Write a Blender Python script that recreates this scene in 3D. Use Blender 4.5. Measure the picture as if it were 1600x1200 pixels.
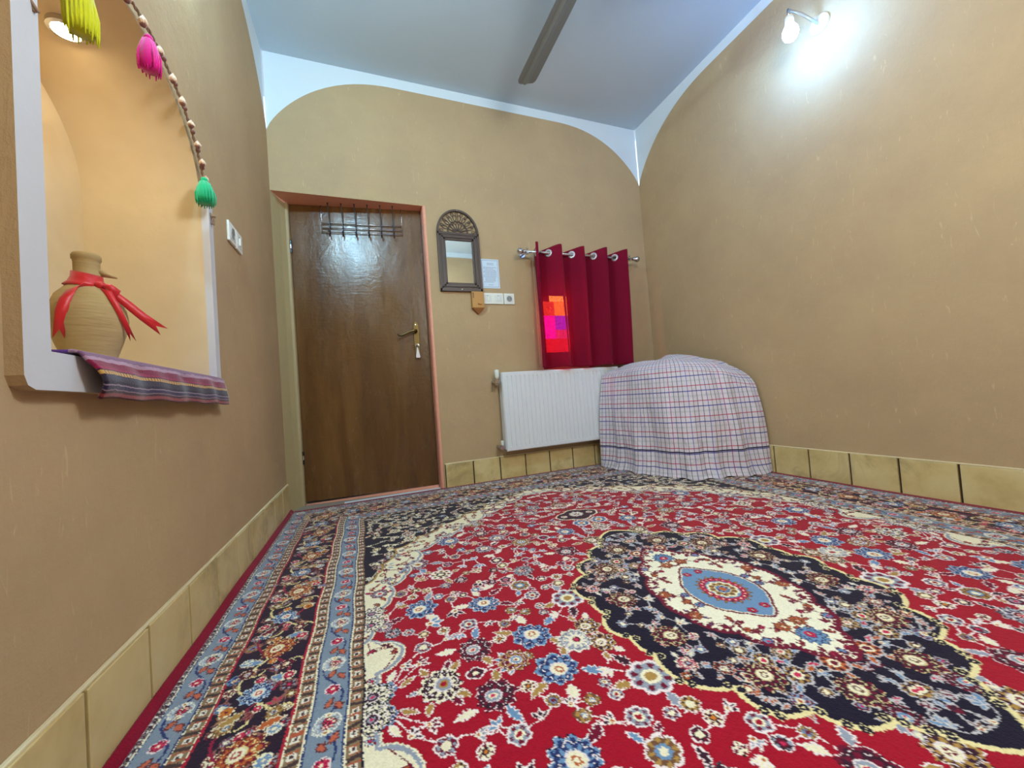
import bpy, bmesh, math, random
import numpy as np
from mathutils import Vector, Matrix
random.seed(7); rng = np.random.default_rng(11)
for o in list(bpy.data.objects): bpy.data.objects.remove(o)
S = bpy.context.scene; COL = S.collection

# ------------------------------------------------------------------ camera
cd = bpy.data.cameras.new('camera'); cam = bpy.data.objects.new('camera', cd); COL.objects.link(cam)
CR = Vector((0.93224381, -0.35397824, -0.07497258)); CU = Vector((0.05968659, -0.05392196, 0.99675972)); CF = Vector((0.35687392, 0.93369793, 0.02914066))
m = Matrix(((CR.x, CU.x, -CF.x), (CR.y, CU.y, -CF.y), (CR.z, CU.z, -CF.z))).to_4x4()
m.translation = Vector((0.46471056, -2.60542113, 0.59840308)); cam.matrix_world = m
cd.sensor_width = 36; cd.lens = 599.517 / 1600 * 36; cd.clip_start = 0.02; cd.clip_end = 60
S.camera = cam
# ------------------------------------------------------------------ world, exposure
w = bpy.data.worlds.new('world'); S.world = w; w.use_nodes = True
bg = w.node_tree.nodes['Background']; bg.inputs[0].default_value = (0.75, 0.85, 1, 1); bg.inputs[1].default_value = 0.6
S.view_settings.view_transform = 'Standard'; S.view_settings.look = 'None'; S.view_settings.gamma = 1
S.view_settings.use_curve_mapping = False; S.view_settings.exposure = 1.45
# light strengths (each one belongs to a lamp built below; the hanging globe is added fill)
BULB_R = 120.0; COL_R = (0.20, 0.45, 1.0)
BULB_L = 400.0; COL_L = (0.42, 0.76, 1.0)
FILL_BULB = 20.0; FILL_COL = (0.88, 0.96, 1.0)
NICHE = 52.0; NICHE_COL = (1.0, 0.80, 0.46)

W, H, D = 2.766, 2.806, 3.02      # room width, height, depth; back wall is y = 0

# ------------------------------------------------------------------ helpers
def lin(c):
    c = [v / 255 for v in c]
    return tuple(v / 12.92 if v <= .04045 else ((v + .055) / 1.055) ** 2.4 for v in c) + (1,)
def mat(name, col, rough=.7, metal=0, spec=.5, **k):
    m = bpy.data.materials.new(name); m.use_nodes = True
    b = m.node_tree.nodes['Principled BSDF']
    b.inputs['Base Color'].default_value = lin(col); b.inputs['Roughness'].default_value = rough
    b.inputs['Metallic'].default_value = metal; b.inputs['Specular IOR Level'].default_value = spec
    for kk, vv in k.items(): b.inputs[kk.replace('_', ' ')].default_value = vv
    return m
def N(m, t, **k):
    n = m.node_tree.nodes.new(t)
    for kk, vv in k.items():
        if kk.startswith('i_'): n.inputs[kk[2:].replace('_', ' ')].default_value = vv
        else: setattr(n, kk, vv)
    return n
def LK(m, a, b): m.node_tree.links.new(a, b)
def P(m): return m.node_tree.nodes['Principled BSDF']
def math_n(m, op, a, b=None, c=None):
    n = N(m, 'ShaderNodeMath', operation=op)
    for i, v in enumerate((a, b, c)):
        if v is None: continue
        if isinstance(v, (int, float)): n.inputs[i].default_value = v
        else: LK(m, v, n.inputs[i])
    return n.outputs[0]
def ramp(m, fac, stops, interp='LINEAR'):
    r = N(m, 'ShaderNodeValToRGB'); cr = r.color_ramp; cr.interpolation = interp
    while len(cr.elements) < len(stops): cr.elements.new(.5)
    for e, (p, c) in zip(cr.elements, stops): e.position = p; e.color = lin(c)
    LK(m, fac, r.inputs[0]); return r.outputs[0]
def noise(m, scale, detail=4, rough=.6, stretch=None, dist=0):
    tc = N(m, 'ShaderNodeTexCoord'); src = tc.outputs['Object']
    if stretch:
        mp = N(m, 'ShaderNodeMapping'); mp.inputs['Scale'].default_value = stretch; LK(m, src, mp.inputs[0]); src = mp.outputs[0]
    n = N(m, 'ShaderNodeTexNoise', i_Scale=scale, i_Detail=detail, i_Roughness=rough, i_Distortion=dist)
    LK(m, src, n.inputs['Vector']); return n.outputs['Fac']
def bump(m, h, strength=.3, dist=.01, prev=None):
    b = N(m, 'ShaderNodeBump', i_Strength=strength, i_Distance=dist); LK(m, h, b.inputs['Height'])
    if prev: LK(m, prev, b.inputs['Normal'])
    LK(m, b.outputs[0], P(m).inputs['Normal']); return b.outputs[0]
def mixc(m, f, a, b):
    n = N(m, 'ShaderNodeMix', data_type='RGBA')
    for i, v in ((0, f), (6, a), (7, b)):
        if isinstance(v, (int, float)): n.inputs[i].default_value = v
        elif isinstance(v, tuple): n.inputs[i].default_value = lin(v)
        else: LK(m, v, n.inputs[i])
    return n.outputs[2]

class MB:
    def __init__(s): s.v = []; s.f = []; s.m = []; s.uv = None
    def poly(s, pts, mi=0):
        b = len(s.v); s.v += [tuple(p) for p in pts]; s.f.append(tuple(range(b, b + len(pts)))); s.m.append(mi); return s
    def box(s, a, b, mi=0):
        x0, y0, z0 = a; x1, y1, z1 = b
        i = len(s.v)
        s.v += [(x0, y0, z0), (x1, y0, z0), (x1, y1, z0), (x0, y1, z0), (x0, y0, z1), (x1, y0, z1), (x1, y1, z1), (x0, y1, z1)]
        for q in ((0, 3, 2, 1), (4, 5, 6, 7), (0, 1, 5, 4), (1, 2, 6, 5), (2, 3, 7, 6), (3, 0, 4, 7)):
            s.f.append(tuple(i + k for k in q)); s.m.append(mi)
        return s
    def grid(s, rows, mi=0, closed=False, cap=False, flip=False):
        b = len(s.v); n = len(rows[0])
        for r in rows: s.v += [tuple(p) for p in r]
        for i in range(len(rows) - 1):
            for j in range(n if closed else n - 1):
                a, c = b + i * n + j, b + i * n + (j + 1) % n
                q = (a, c, c + n, a + n)
                s.f.append(q[::-1] if flip else q); s.m.append(mi)
        if cap:
            s.f.append(tuple(b + j for j in range(n))[::-1]); s.m.append(mi)
            s.f.append(tuple(b + (len(rows) - 1) * n + j for j in range(n))); s.m.append(mi)
        return s
    def tube(s, pts, r, n=10, mi=0, closed=False):
        pts = [Vector(p) for p in pts]; rows = []; L = len(pts)
        rr = r if isinstance(r, (list, tuple)) else [r] * L
        up = None
        for i, p in enumerate(pts):
            if closed: t = pts[(i + 1) % L] - pts[i - 1]
            else: t = pts[min(i + 1, L - 1)] - pts[max(i - 1, 0)]
            t.normalize()
            if up is None:
                up = Vector((0, 0, 1)) if abs(t.z) < .9 else Vector((1, 0, 0))
            up = (up - t * up.dot(t)).normalized(); sd = t.cross(up)
            rows.append([p + (up * math.cos(a) + sd * math.sin(a)) * rr[i] for a in [2 * math.pi * k / n for k in range(n)]])
        if closed: rows.append(rows[0]); s.grid(rows, mi, True)
        else: s.grid(rows, mi, True, True)
        return s
    def lathe(s, prof, c=(0, 0, 0), n=32, mi=0, axis='z', cap=True):
        rows = []
        for r, h in prof:
            ring = []
            for k in range(n):
                a = 2 * math.pi * k / n; u, v_ = r * math.cos(a), r * math.sin(a)
                if axis == 'z': p = (c[0] + u, c[1] + v_, c[2] + h)
                elif axis == 'y': p = (c[0] + v_, c[1] + h, c[2] + u)
                else: p = (c[0] + h, c[1] + u, c[2] + v_)
                ring.append(p)
            rows.append(ring)
        s.grid(rows, mi, True, cap); return s
    def prism(s, outline, f, a, b, mi=0):
        """outline list of 2d, f(u,v,w) -> 3d, from w=a to w=b"""
        s.grid([[f(u, v, a) for u, v in outline], [f(u, v, b) for u, v in outline]], mi, True, True); return s
    def ball(s, c, r, n=12, sc=(1, 1, 1), mi=0):
        rows = []
        for i in range(n // 2 + 1):
            t = math.pi * i / (n // 2); t = min(max(t, .02), math.pi - .02)
            rows.append([(c[0] + sc[0] * r * math.sin(t) * math.cos(a), c[1] + sc[1] * r * math.sin(t) * math.sin(a), c[2] - sc[2] * r * math.cos(t)) for a in [2 * math.pi * k / n for k in range(n)]])
        s.grid(rows, mi, True, True); return s
    def build(s, name, mats, parent=None, smooth=False, bevel=0, seg=2, sub=0, angle=None):
        me = bpy.data.meshes.new(name); me.from_pydata(s.v, [], s.f)
        if not isinstance(mats, (list, tuple)): mats = [mats]
        for q in mats: me.materials.append(q)
        me.polygons.foreach_set('material_index', s.m)
        bm = bmesh.new(); bm.from_mesh(me); bmesh.ops.remove_doubles(bm, verts=bm.verts, dist=1e-6); bmesh.ops.recalc_face_normals(bm, faces=bm.faces); bm.to_mesh(me); bm.free()
        if smooth: me.polygons.foreach_set('use_smooth', [True] * len(me.polygons))
        me.update(); o = bpy.data.objects.new(name, me); COL.objects.link(o)
        if parent: o.parent = parent
        if bevel:
            b = o.modifiers.new('bevel', 'BEVEL'); b.width = bevel; b.segments = seg; b.limit_method = 'ANGLE'; b.angle_limit = math.radians(40)
        if sub:
            b = o.modifiers.new('sub', 'SUBSURF'); b.levels = sub; b.render_levels = sub
        if angle: me.set_sharp_from_angle(angle=math.radians(angle))
        return o
def tag(o, label=None, cat=None, group=None, kind=None):
    if label: o['label'] = label
    if cat: o['category'] = cat
    if group: o['group'] = group
    if kind: o['kind'] = kind
    return o
def empty(name, loc=(0, 0, 0)):
    o = bpy.data.objects.new(name, None); o.location = loc; o.empty_display_size = .05; COL.objects.link(o); return o
def par(o, parent):        # keep world placement
    o.parent = parent; o.matrix_parent_inverse = Matrix.Translation(parent.location).inverted(); return o
def kids(root, *obs):
    for o in obs: par(o, root)
def lerp(a, b, t): return a + (b - a) * t

# ------------------------------------------------------------------ materials
def clay_mat(name, col, col2, scale=2.2):
    m = mat(name, col, .85, spec=.25)
    big = noise(m, scale, 5, .65); 
    fine = noise(m, 60, 6, .75); straw = noise(m, 55, 2, .5, (1, 1, .18), 1.5)
    base = ramp(m, big, [(.3, col), (.7, col2)])
    d = mixc(m, ramp(m, fine, [(.3, (0, 0, 0)), (.75, (70, 70, 70))]), base, tuple(min(255, int(v * 1.25)) for v in col))
    fl = ramp(m, straw, [(.68, (0, 0, 0)), (.74, (160, 160, 160))])
    d = mixc(m, fl, d, tuple(min(255, int(v * 1.12 + 8)) for v in col2))
    LK(m, d, P(m).inputs['Base Color'])
    b1 = bump(m, noise(m, 3.5, 3, .5), .35, .03); b2 = bump(m, fine, .35, .006, b1); bump(m, straw, .25, .003, b2)
    return m
CLAY = clay_mat('straw_clay_plaster', (178, 152, 118), (190, 163, 124))
WHITE = mat('white_plaster', (220, 228, 232), .8, spec=.3); bump(WHITE, noise(WHITE, 4, 4, .5), .2, .02)
CEILM = mat('ceiling_plaster', (184, 196, 204), .75, spec=.3); bump(CEILM, noise(CEILM, 3, 4, .5), .2, .02)
SURR = mat('pale_grey_gloss_plaster', (208, 210, 216), .45); bump(SURR, noise(SURR, 18, 4, .5), .2, .008)
NICHEM = mat('niche_plaster', (226, 206, 170), .8, spec=.3)
LK(NICHEM, ramp(NICHEM, noise(NICHEM, 2.5, 4, .6), [(.35, (216, 196, 156)), (.65, (230, 210, 176))]), P(NICHEM).inputs['Base Color']); bump(NICHEM, noise(NICHEM, 12, 5, .6), .2, .008)
FLOORM = mat('cement_floor', (150, 140, 125), .8)
def tile_mat():
    m = mat('glazed_tile', (204, 190, 128), .35)
    c = ramp(m, noise(m, 7, 4, .6), [(.3, (196, 172, 114)), (.5, (214, 192, 134)), (.75, (222, 204, 152))])
    c = mixc(m, ramp(m, noise(m, 3.1, 5, .7, dist=.6), [(.54, (0, 0, 0)), (.68, (210, 210, 210))]), c, (150, 132, 88))
    LK(m, c, P(m).inputs['Base Color']); bump(m, noise(m, 5, 2, .5), .2, .01); return m
TILE = tile_mat(); GROUT = mat('dark_grout', (64, 50, 30), .95); TOPG = mat('cream_grout', (226, 212, 172), .7)
BLACKM = mat('dark_gap', (14, 8, 5), .9)
def wood_door():
    m = mat('varnished_walnut_veneer', (98, 64, 34), .3, spec=.7)
    g = noise(m, 9, 6, .65, (1, 1, .12), .8); bl = noise(m, 2.0, 2, .5, (1, 1, .3))
    c1 = ramp(m, g, [(.25, (86, 54, 24)), (.5, (110, 74, 36)), (.75, (132, 94, 50))])
    c = mixc(m, ramp(m, bl, [(.35, (0, 0, 0)), (.7, (170, 170, 170))]), c1, (62, 34, 12))
    LK(m, c, P(m).inputs['Base Color'])
    LK(m, ramp(m, noise(m, 9, 3, .5, (1, 1, .3)), [(.2, (118, 118, 118)), (.8, (158, 158, 158))]), P(m).inputs['Roughness'])
    b = bump(m, noise(m, 16, 3, .6, (1, 1, .6), 1), .22, .006); bump(m, noise(m, 26, 2, .6, (.35, 1, 1.6), 1.2), .18, .004, b)
    return m
DOORM = wood_door()
SALMON = mat('salmon_brown_gloss_paint', (238, 166, 140), .35)
BRASS = mat('aged_brass', (118, 102, 66), .3, 1)
STEEL = mat('chrome', (200, 200, 205), .22, 1)
DARKST = mat('dark_steel', (74, 78, 82), .35, 1)
WPLAST = mat('white_plastic', (232, 232, 222), .4)
SLOTM = mat('shadow_plastic', (60, 58, 54), .6)
RADM = mat('white_enamel', (226, 230, 234), .3)
PLASTER_J = mat('jamb_plaster', (182, 164, 118), .85); bump(PLASTER_J, noise(PLASTER_J, 20, 5, .6), .4, .01)
def cloth_mat(name, col, rough=.9, sheen=.4, bs=300, bst=.3):
    m = mat(name, col, rough, spec=.2); P(m).inputs['Sheen Weight'].default_value = sheen
    bump(m, noise(m, bs, 2, .5), bst, .002); return m

# ------------------------------------------------------------------ room shell
def arch(t, L):
    """height of the plaster arch at distance t from one end of a wall of length L"""
    t = min(t, L - t); a = 0.78
    if t >= a: return 2.733
    q = 1 - t / a
    return 2.31 + 0.423 * (1 - q ** 2.35) ** (1 / 1.25)
def wall(name, L, f, holes, side):
    """f(u, d, z): u along the wall, d behind the surface. holes: (u0,u1,zlo(u),zhi(u))"""
    cuts = {0, L}
    for i in range(0, 49): cuts.add(round(L * i / 48, 4))
    for i in range(1, 14): cuts.add(round(.02 * i, 4)); cuts.add(round(L - .02 * i, 4))
    for h in holes:
        cuts |= {h[0], h[1]}
        if h[4]: 
            for i in range(1, 24): cuts.add(lerp(h[0], h[1], .5 - .5 * math.cos(math.pi * i / 24)))
    cs = sorted(c for c in cuts); b = MB()
    for u0, u1 in zip(cs[:-1], cs[1:]):
        if u1 - u0 < 1e-5: continue
        mid = (u0 + u1) / 2; hs = [h for h in holes if h[0] - 1e-6 < mid < h[1] + 1e-6]
        A0, A1 = arch(u0, L), arch(u1, L)
        if hs:
            h = hs[0]
            if h[2](u0) > 0: b.poly([f(u0, 0, 0), f(u1, 0, 0), f(u1, 0, h[2](u1)), f(u0, 0, h[2](u0))])
            b.poly([f(u0, 0, h[3](u0)), f(u1, 0, h[3](u1)), f(u1, 0, A1), f(u0, 0, A0)])
        else: b.poly([f(u0, 0, 0), f(u1, 0, 0), f(u1, 0, A1), f(u0, 0, A0)])
        b.poly([f(u0, 0, A0), f(u1, 0, A1), f(u1, .006, A1), f(u0, .006, A0)], 1)
        b.poly([f(u0, .006, A0), f(u1, .006, A1), f(u1, .006, H), f(u0, .006, H)], 1)
    o = b.build(name, [CLAY, WHITE]); tag(o, kind='structure'); return o
# niche in the left wall
NY0, NY1, NZ0, NZS, NRISE, ND = -1.81, -1.11, 0.718, 1.283, 0.29, 0.29
def niche_top(y):
    q = abs(y - (NY0 + NY1) / 2) / ((NY1 - NY0) / 2); q = min(q, 1)
    return NZS + NRISE * (1 - q ** 2.1) ** .5
DX1, DZ = 0.9147, 1.937
WX0, WX1, WZ0, WZ1 = 1.755, 2.2, .88, 1.42
wall('wall_back', W, lambda u, d, z: (u, d, z), [(0.0, DX1, lambda u: 0, lambda u: DZ, False), (WX0, WX1, lambda u: WZ0, lambda u: WZ1, False)], 'b')
wall('wall_left', D, lambda u, d, z: (-d, -u, z), [(-NY1, -NY0, lambda u: NZ0, lambda u: niche_top(-u), True)], 'l')
wall('wall_right', D, lambda u, d, z: (W + d, -u, z), [], 'r')
wall('wall_front', W, lambda u, d, z: (u, -D - d, z), [], 'f')
tag(MB().box((-.4, -D - .1, -.1), (W + .1, .4, 0)).build('floor', FLOORM), kind='structure')
tag(MB().box((-.4, -D - .1, H), (W + .1, .4, H + .1)).build('ceiling', CEILM), kind='structure')
# niche lining (part of the left wall's plaster)
b = MB(); ys = [lerp(NY0, NY1, .5 - .5 * math.cos(math.pi * i / 40)) for i in range(41)]
top = [(y, niche_top(y)) for y in ys]
b.poly([(-ND, NY0, NZ0), (-ND, NY1, NZ0)] + [(-ND, y, z) for y, z in top[::-1]])
b.poly([(0, NY1, NZ0), (-ND, NY1, NZ0), (-ND, NY1, NZS), (0, NY1, NZS)])
b.poly([(0, NY0, NZ0), (-ND, NY0, NZ0), (-ND, NY0, NZS), (0, NY0, NZS)])
b.poly([(0, NY0, NZ0), (0, NY1, NZ0), (-ND, NY1, NZ0), (-ND, NY0, NZ0)])
b.grid([[(0, y, z) for y, z in top], [(-ND, y, z) for y, z in top]])
tag(b.build('wall_niche', NICHEM, smooth=True, angle=30), kind='structure')
# raised surround of the niche: grey-white face, clay flanks
b = MB(); pz = .02
def bar(y0, y1, z0, z1): 
    b.box((0.0005, y0, z0), (pz, y1, z1), 0)
SY0, SY1, SZ0 = -1.862, -1.074, .658
ax, ay = SY0, SY1
# outline pieces share corners so the flank faces can carry the clay material
def flank(p, q): b.poly([(0, p[0], p[1]), (pz, p[0], p[1]), (pz, q[0], q[1]), (0, q[0], q[1])], 1)
r = .02
lft = [(SY0, 1.60), (SY0, SZ0 + r), (SY0 + r * .3, SZ0 + r * .3), (SY0 + r, SZ0)]
for p, q in zip(lft[:-1], lft[1:]): flank(p, q)
flank((SY0 + r, SZ0), (SY1, SZ0)); flank((SY1, SZ0), (SY1, NZS + .02)); flank((SY1, NZS + .02), (NY1, NZS + .02)); flank((SY0, 1.6), (NY0, 1.6))
b.poly([(pz, SY0, 1.6), (pz, SY0, SZ0 + r), (pz, NY0, NZ0 + r), (pz, NY0, 1.6)])
b.poly([(pz, SY0, SZ0 + r), (pz, SY0 + r * .3, SZ0 + r * .3), (pz, SY0 + r, SZ0), (pz, NY0, SZ0), (pz, NY0, NZ0 + r)])
b.poly([(pz, NY0, SZ0), (pz, SY1, SZ0), (pz, SY1, NZ0), (pz, NY0, NZ0)])
b.poly([(pz, NY1, NZ0), (pz, SY1, NZ0), (pz, SY1, NZS + .02), (pz, NY1, NZS + .02)])
b.poly([(pz, NY0, NZ0), (0, NY0, NZ0), (0, NY0, 1.6), (pz, NY0, 1.6)], 0)
b.poly([(pz, NY1, NZ0), (0, NY1, NZ0), (0, NY1, NZS), (pz, NY1, NZS + .02)], 0)
b.poly([(pz, NY0, NZ0), (pz, NY1, NZ0), (0, NY1, NZ0), (0, NY0, NZ0)], 0)
tag(b.build('trim_1', [SURR, CLAY]), kind='structure')

# tiled skirting
def skirting(name, a, b_, inward, first, th=.012, tz=.172):
    """tiles from a to b_ along one axis; inward = unit vec into the room"""
    bb = MB(); a, b_, n = Vector(a), Vector(b_), Vector(inward); L = (b_ - a).length; d = (b_ - a) / L
    s = -first
    def bx(u0, u1, z0, z1, d0, d1, mi):
        p = a + d * u0 + n * d0; q = a + d * u1 + n * d1
        bb.box((min(p.x, q.x), min(p.y, q.y), z0), (max(p.x, q.x), max(p.y, q.y), z1), mi)
    bx(0, L, 0, tz - .004, .0005, th - .008, 1)
    while s < L:
        u0, u1 = max(0, s + .0045), min(L, s + .195 - .004)
        if u1 - u0 > .01: bx(u0, u1, .001, tz + random.uniform(-.002, .002), .001, th, 0)
        s += .195
    bx(0, L, tz - .001, tz + .005, .0005, th - .003, 2)
    o = bb.build(name, [TILE, GROUT, TOPG], bevel=.0025); tag(o, kind='structure'); return o
skirting('baseboard_left', (0, 0, 0), (0, -D, 0), (1, 0, 0), .005)
skirting('baseboard_right', (W, 0, 0), (W, -D, 0), (-1, 0, 0), .005)
skirting('baseboard_back', (DX1 + .018, 0, 0), (W, 0, 0), (0, -1, 0), .0, tz=.168)

# ------------------------------------------------------------------ door
door = empty('door_1', (.45, .1, 0)); tag(door, kind='structure')
xl, yl, xr, yr = .0722, .1715, .8976, .082
LT = Vector((xr - xl, yr - yl, 0)).normalized(); LN = Vector((LT.y, -LT.x, 0))   # leaf direction and its normal towards the room
LW = Vector((xr - xl, yr - yl, 0)).length
def leaf(u, d, z): p = Vector((xl, yl, 0)) + LT * u + LN * d; return (p.x, p.y, z)
lo = MB().prism([(0, .02), (LW, .02), (LW, 1.942), (0, 1.942)], lambda u, v, w_: leaf(u, w_, v), -.038, 0).build('door_leaf', DOORM, bevel=.002)
# frame: salmon painted steel on top, right and threshold; plastered jamb left
b = MB()
b.poly([(0, .0, DZ), (DX1, .0, DZ), (DX1, .20, DZ + .008), (0, .20, DZ + .008)])
b.poly([(DX1, 0, 0), (DX1, .13, 0), (DX1, .13, DZ + .01), (DX1, 0, DZ)])
b.prism([(.8995, .10), (.8995, .012), (.904, .001), (.911, -.004), (.919, -.003), (.921, .004), (.921, .1)], lambda u, v, w_: (u, v, w_), 0, DZ)
fo = b.build('door_frame', SALMON)
jl = MB().poly([(0, 0, 0), (.030, .10, 0), (.030, .10, DZ), (0, 0, DZ)]).poly([(.030, .1, 0), (.052, .150, 0), (.052, .150, DZ), (.030, .1, DZ)]).build('jamb_plaster', PLASTER_J)
js = MB().prism([(.050, .148), (.066, .148), (.0705, .168), (.0705, .25), (.050, .25)], lambda u, v, w_: (u, v, w_), 0, DZ + .01).build('hinge_stile', mat('painted_steel_stile', (176, 156, 116), .6), bevel=.002)
th = MB().prism([(0.0, -.003), (LW, -.003), (LW, .022), (0, .006)], lambda u, v, w_: leaf(u, w_, max(v, 0) + .001 + .0), -.005, .012).build('threshold', SALMON)
sl = MB().box((.30, -.005, .0), (.9147, .07, .006)).build('white_floor_strip', WHITE)  # white strip on the floor at the foot of the door
dk = MB().box((-.05, .26, 0), (1.0, .27, 2.1)).build('door_backing', BLACKM)
hg = []
for z in (.26, 1.62):
    g = MB()
    for k in range(3): g.lathe([(.0065, k * .028), (.0065, k * .028 + .025)], (.0715, .160, z), 10, k % 2)
    hg.append(g.build('hinge', [DARKST, STEEL]))
kids(door, lo, fo, jl, js, th, sl, dk, *hg)
# handle
hu = LW - .082
def hf(u, v, w_): return leaf(hu + u, w_, v)
pl = MB(); out = []
for v_, hw in ((.905, .004), (.915, .013), (.94, .017), (1.0, .019), (1.1, .0195), (1.135, .017), (1.15, .011), (1.158, .003)): out.append((hw, v_))
outl = out + [(-a, c) for a, c in out[::-1]]
pl.prism(outl, hf, .0005, .006)
pl2 = pl.build('handle_plate', BRASS, bevel=.002)
lv = MB(); lv.tube([hf(0, 1.085, .004), hf(0, 1.085, .045)], .009)
lv.tube([hf(.004, 1.086, .045), hf(-.02, 1.086, .05), hf(-.045, 1.078, .052), hf(-.07, 1.066, .052), hf(-.095, 1.055, .05), hf(-.113, 1.056, .046), hf(-.124, 1.064, .043)], [.0095, .009, .008, .0075, .0075, .007, .004])
lv2 = lv.build('handle_lever', BRASS, smooth=True)
ro = MB().lathe([(.004, 0), (.006, .004), (.003, .006)], hf(0, 1.135, .006), 10, axis='y').build('plate_screw', STEEL)
kh = MB().tube([hf(0, .985, .006), hf(0, .985, .014)], .008).build('lock_cylinder', DARKST)
hd = empty('door_handle', hf(0, 1.05, 0)); hd.parent = None
par(hd, door)
for o in (pl2, lv2, ro, kh):
    o.parent = hd; o.matrix_parent_inverse = Matrix.Translation(Vector(hf(0, 1.05, 0))).inverted()
# key with white tag hanging in the lock
key = empty('door_key', hf(0, .985, .016))
k1 = MB().tube([hf(0, .985, .010), hf(0, .985, .03)], .003).tube([(Vector(hf(0, .985, .034)) + Vector((math.cos(a) * .002, 0, 0)) + LT * .010 * math.cos(a) + Vector((0, 0, .010 * math.sin(a)))) for a in [2 * math.pi * k / 14 for k in range(14)]], .0022, 6, closed=True).build('key_bow', STEEL)
k2 = MB().prism([(-.004, .977), (.004, .977), (.011, .935), (.016, .912), (.013, .902), (-.011, .902), (-.013, .912), (-.009, .935)], hf, .020, .026).build('key_tag', mat('white_tag', (236, 226, 228), .5), bevel=.002)
kids(key, k1, k2); tag(key, 'small key with white plastic tag hanging in the lock of the brown door', 'key')

# over-door hook rack
rk = empty('hook_rack', leaf(.42, 0, 1.94)); wir = MB(); zt = 1.93; u0, u1 = .19, .70
for u in (u0, u1): wir.tube([leaf(u, -.01, 1.942), leaf(u, .004, 1.944), leaf(u, .006, 1.9), leaf(u, .012, 1.76)], .0035, 6)
for z, d_ in ((1.82, .012), (1.79, .012), (1.762, .014)): wir.tube([leaf(u0, d_, z), leaf(u1, d_, z)], .0034, 8)
wr = wir.build('rack_frame', STEEL, smooth=True); hs = []
for i in range(6):
    u = lerp(u0 + .05, u1 - .055, i / 5); g = MB()
    g.tube([leaf(u, .050, 1.935), leaf(u, .046, 1.92), leaf(u, .03, 1.885), leaf(u, .018, 1.84), leaf(u, .016, 1.78), leaf(u, .018, 1.745), leaf(u, .03, 1.728), leaf(u, .045, 1.733), leaf(u, .052, 1.75)], .003, 6)
    g.ball(leaf(u, .051, 1.938), .0055, 8); g.ball(leaf(u, .053, 1.752), .0055, 8)
    hs.append(g.build('hook', DARKST, smooth=True))
kids(rk, wr, *hs); tag(rk, 'chrome wire over-door rack with six coat hooks on top of brown door', 'coat rack')

# ------------------------------------------------------------------ window with coloured panes
win = empty('window_1', (1.96, .06, WZ0)); tag(win, kind='structure')
b = MB()
for a, c in (((WX0, 0, WZ0), (WX0, .1, WZ1)), ((WX1, 0, WZ0), (WX1, .1, WZ1))): b.poly([a, (a[0], .1, a[2]), c, (c[0], 0, c[2])])
for z in (WZ0, WZ1): b.poly([(WX0, 0, z), (WX1, 0, z), (WX1, .1, z), (WX0, .1, z)])
rv = b.build('window_reveal', CLAY)
fr = MB()
for x0, x1, z0, z1 in ((WX0, WX0 + .02, WZ0, WZ1), (WX1 - .02, WX1, WZ0, WZ1), (WX0, WX1, WZ0, WZ0 + .02), (WX0, WX1, WZ1 - .02, WZ1), (1.985, 2.005, WZ0, WZ1)): fr.box((x0, .03, z0), (x1, .06, z1))
fo2 = fr.build('window_frame', mat('wooden_sash', (88, 58, 40), .6))
def pane(name, col, st, x0, x1, z0, z1):
    m = bpy.data.materials.new(name); m.use_nodes = True; nt = m.node_tree; nt.nodes.clear()
    out_ = nt.nodes.new('ShaderNodeOutputMaterial'); e = nt.nodes.new('ShaderNodeEmission')
    tc = nt.nodes.new('ShaderNodeTexCoord'); vo = nt.nodes.new('ShaderNodeTexVoronoi'); vo.inputs['Scale'].default_value = 130
    nt.links.new(tc.outputs['Object'], vo.inputs['Vector'])
    r_ = nt.nodes.new('ShaderNodeMapRange'); r_.inputs[1].default_value = 0; r_.inputs[2].default_value = .9; r_.inputs[3].default_value = st * 1.5; r_.inputs[4].default_value = st * .35
    nt.links.new(vo.outputs['Distance'], r_.inputs[0]); nt.links.new(r_.outputs[0], e.inputs[1]); e.inputs[0].default_value = lin(col)
    nt.links.new(e.outputs[0], out_.inputs[0])
    return MB().box((x0, .036, z0), (x1, .042, z1)).build('glass_pane', m)
px0 = WX0 + .02
xm, xe = 1.872, 1.985
panes = [pane('daylit_orange_glass', (255, 105, 50), 8, px0, xm, 1.19, 1.30), pane('daylit_yellow_glass', (255, 235, 80), 13, 1.835, xe, 1.30, 1.345),
         pane('daylit_amber_glass', (255, 190, 50), 12, xm, xe, 1.19, 1.30), pane('daylit_pink_glass', (255, 30, 200), 11, px0, xm, 1.01, 1.19),
         pane('daylit_violet_glass', (150, 60, 255), 9, xm, xe, 1.08, 1.19), pane('daylit_red_glass', (255, 50, 50), 8, px0, xe, .905, 1.01),
         pane('daylit_rose_glass', (255, 80, 140), 8, xm, xe, 1.01, 1.08), pane('shaded_glass', (120, 30, 50), .3, xe + .02, WX1 - .02, .905, 1.40),
         pane('shaded_glass_top', (120, 30, 40), .3, px0, xe, 1.345, 1.40), pane('shaded_glass_corner', (200, 60, 40), 1.5, px0, 1.835, 1.30, 1.345)]
bk = MB().box((WX0 - .02, .1, WZ0 - .02), (WX1 + .02, .105, WZ1 + .02)).build('window_backing', BLACKM)
kids(win, rv, fo2, bk, *panes)

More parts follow.
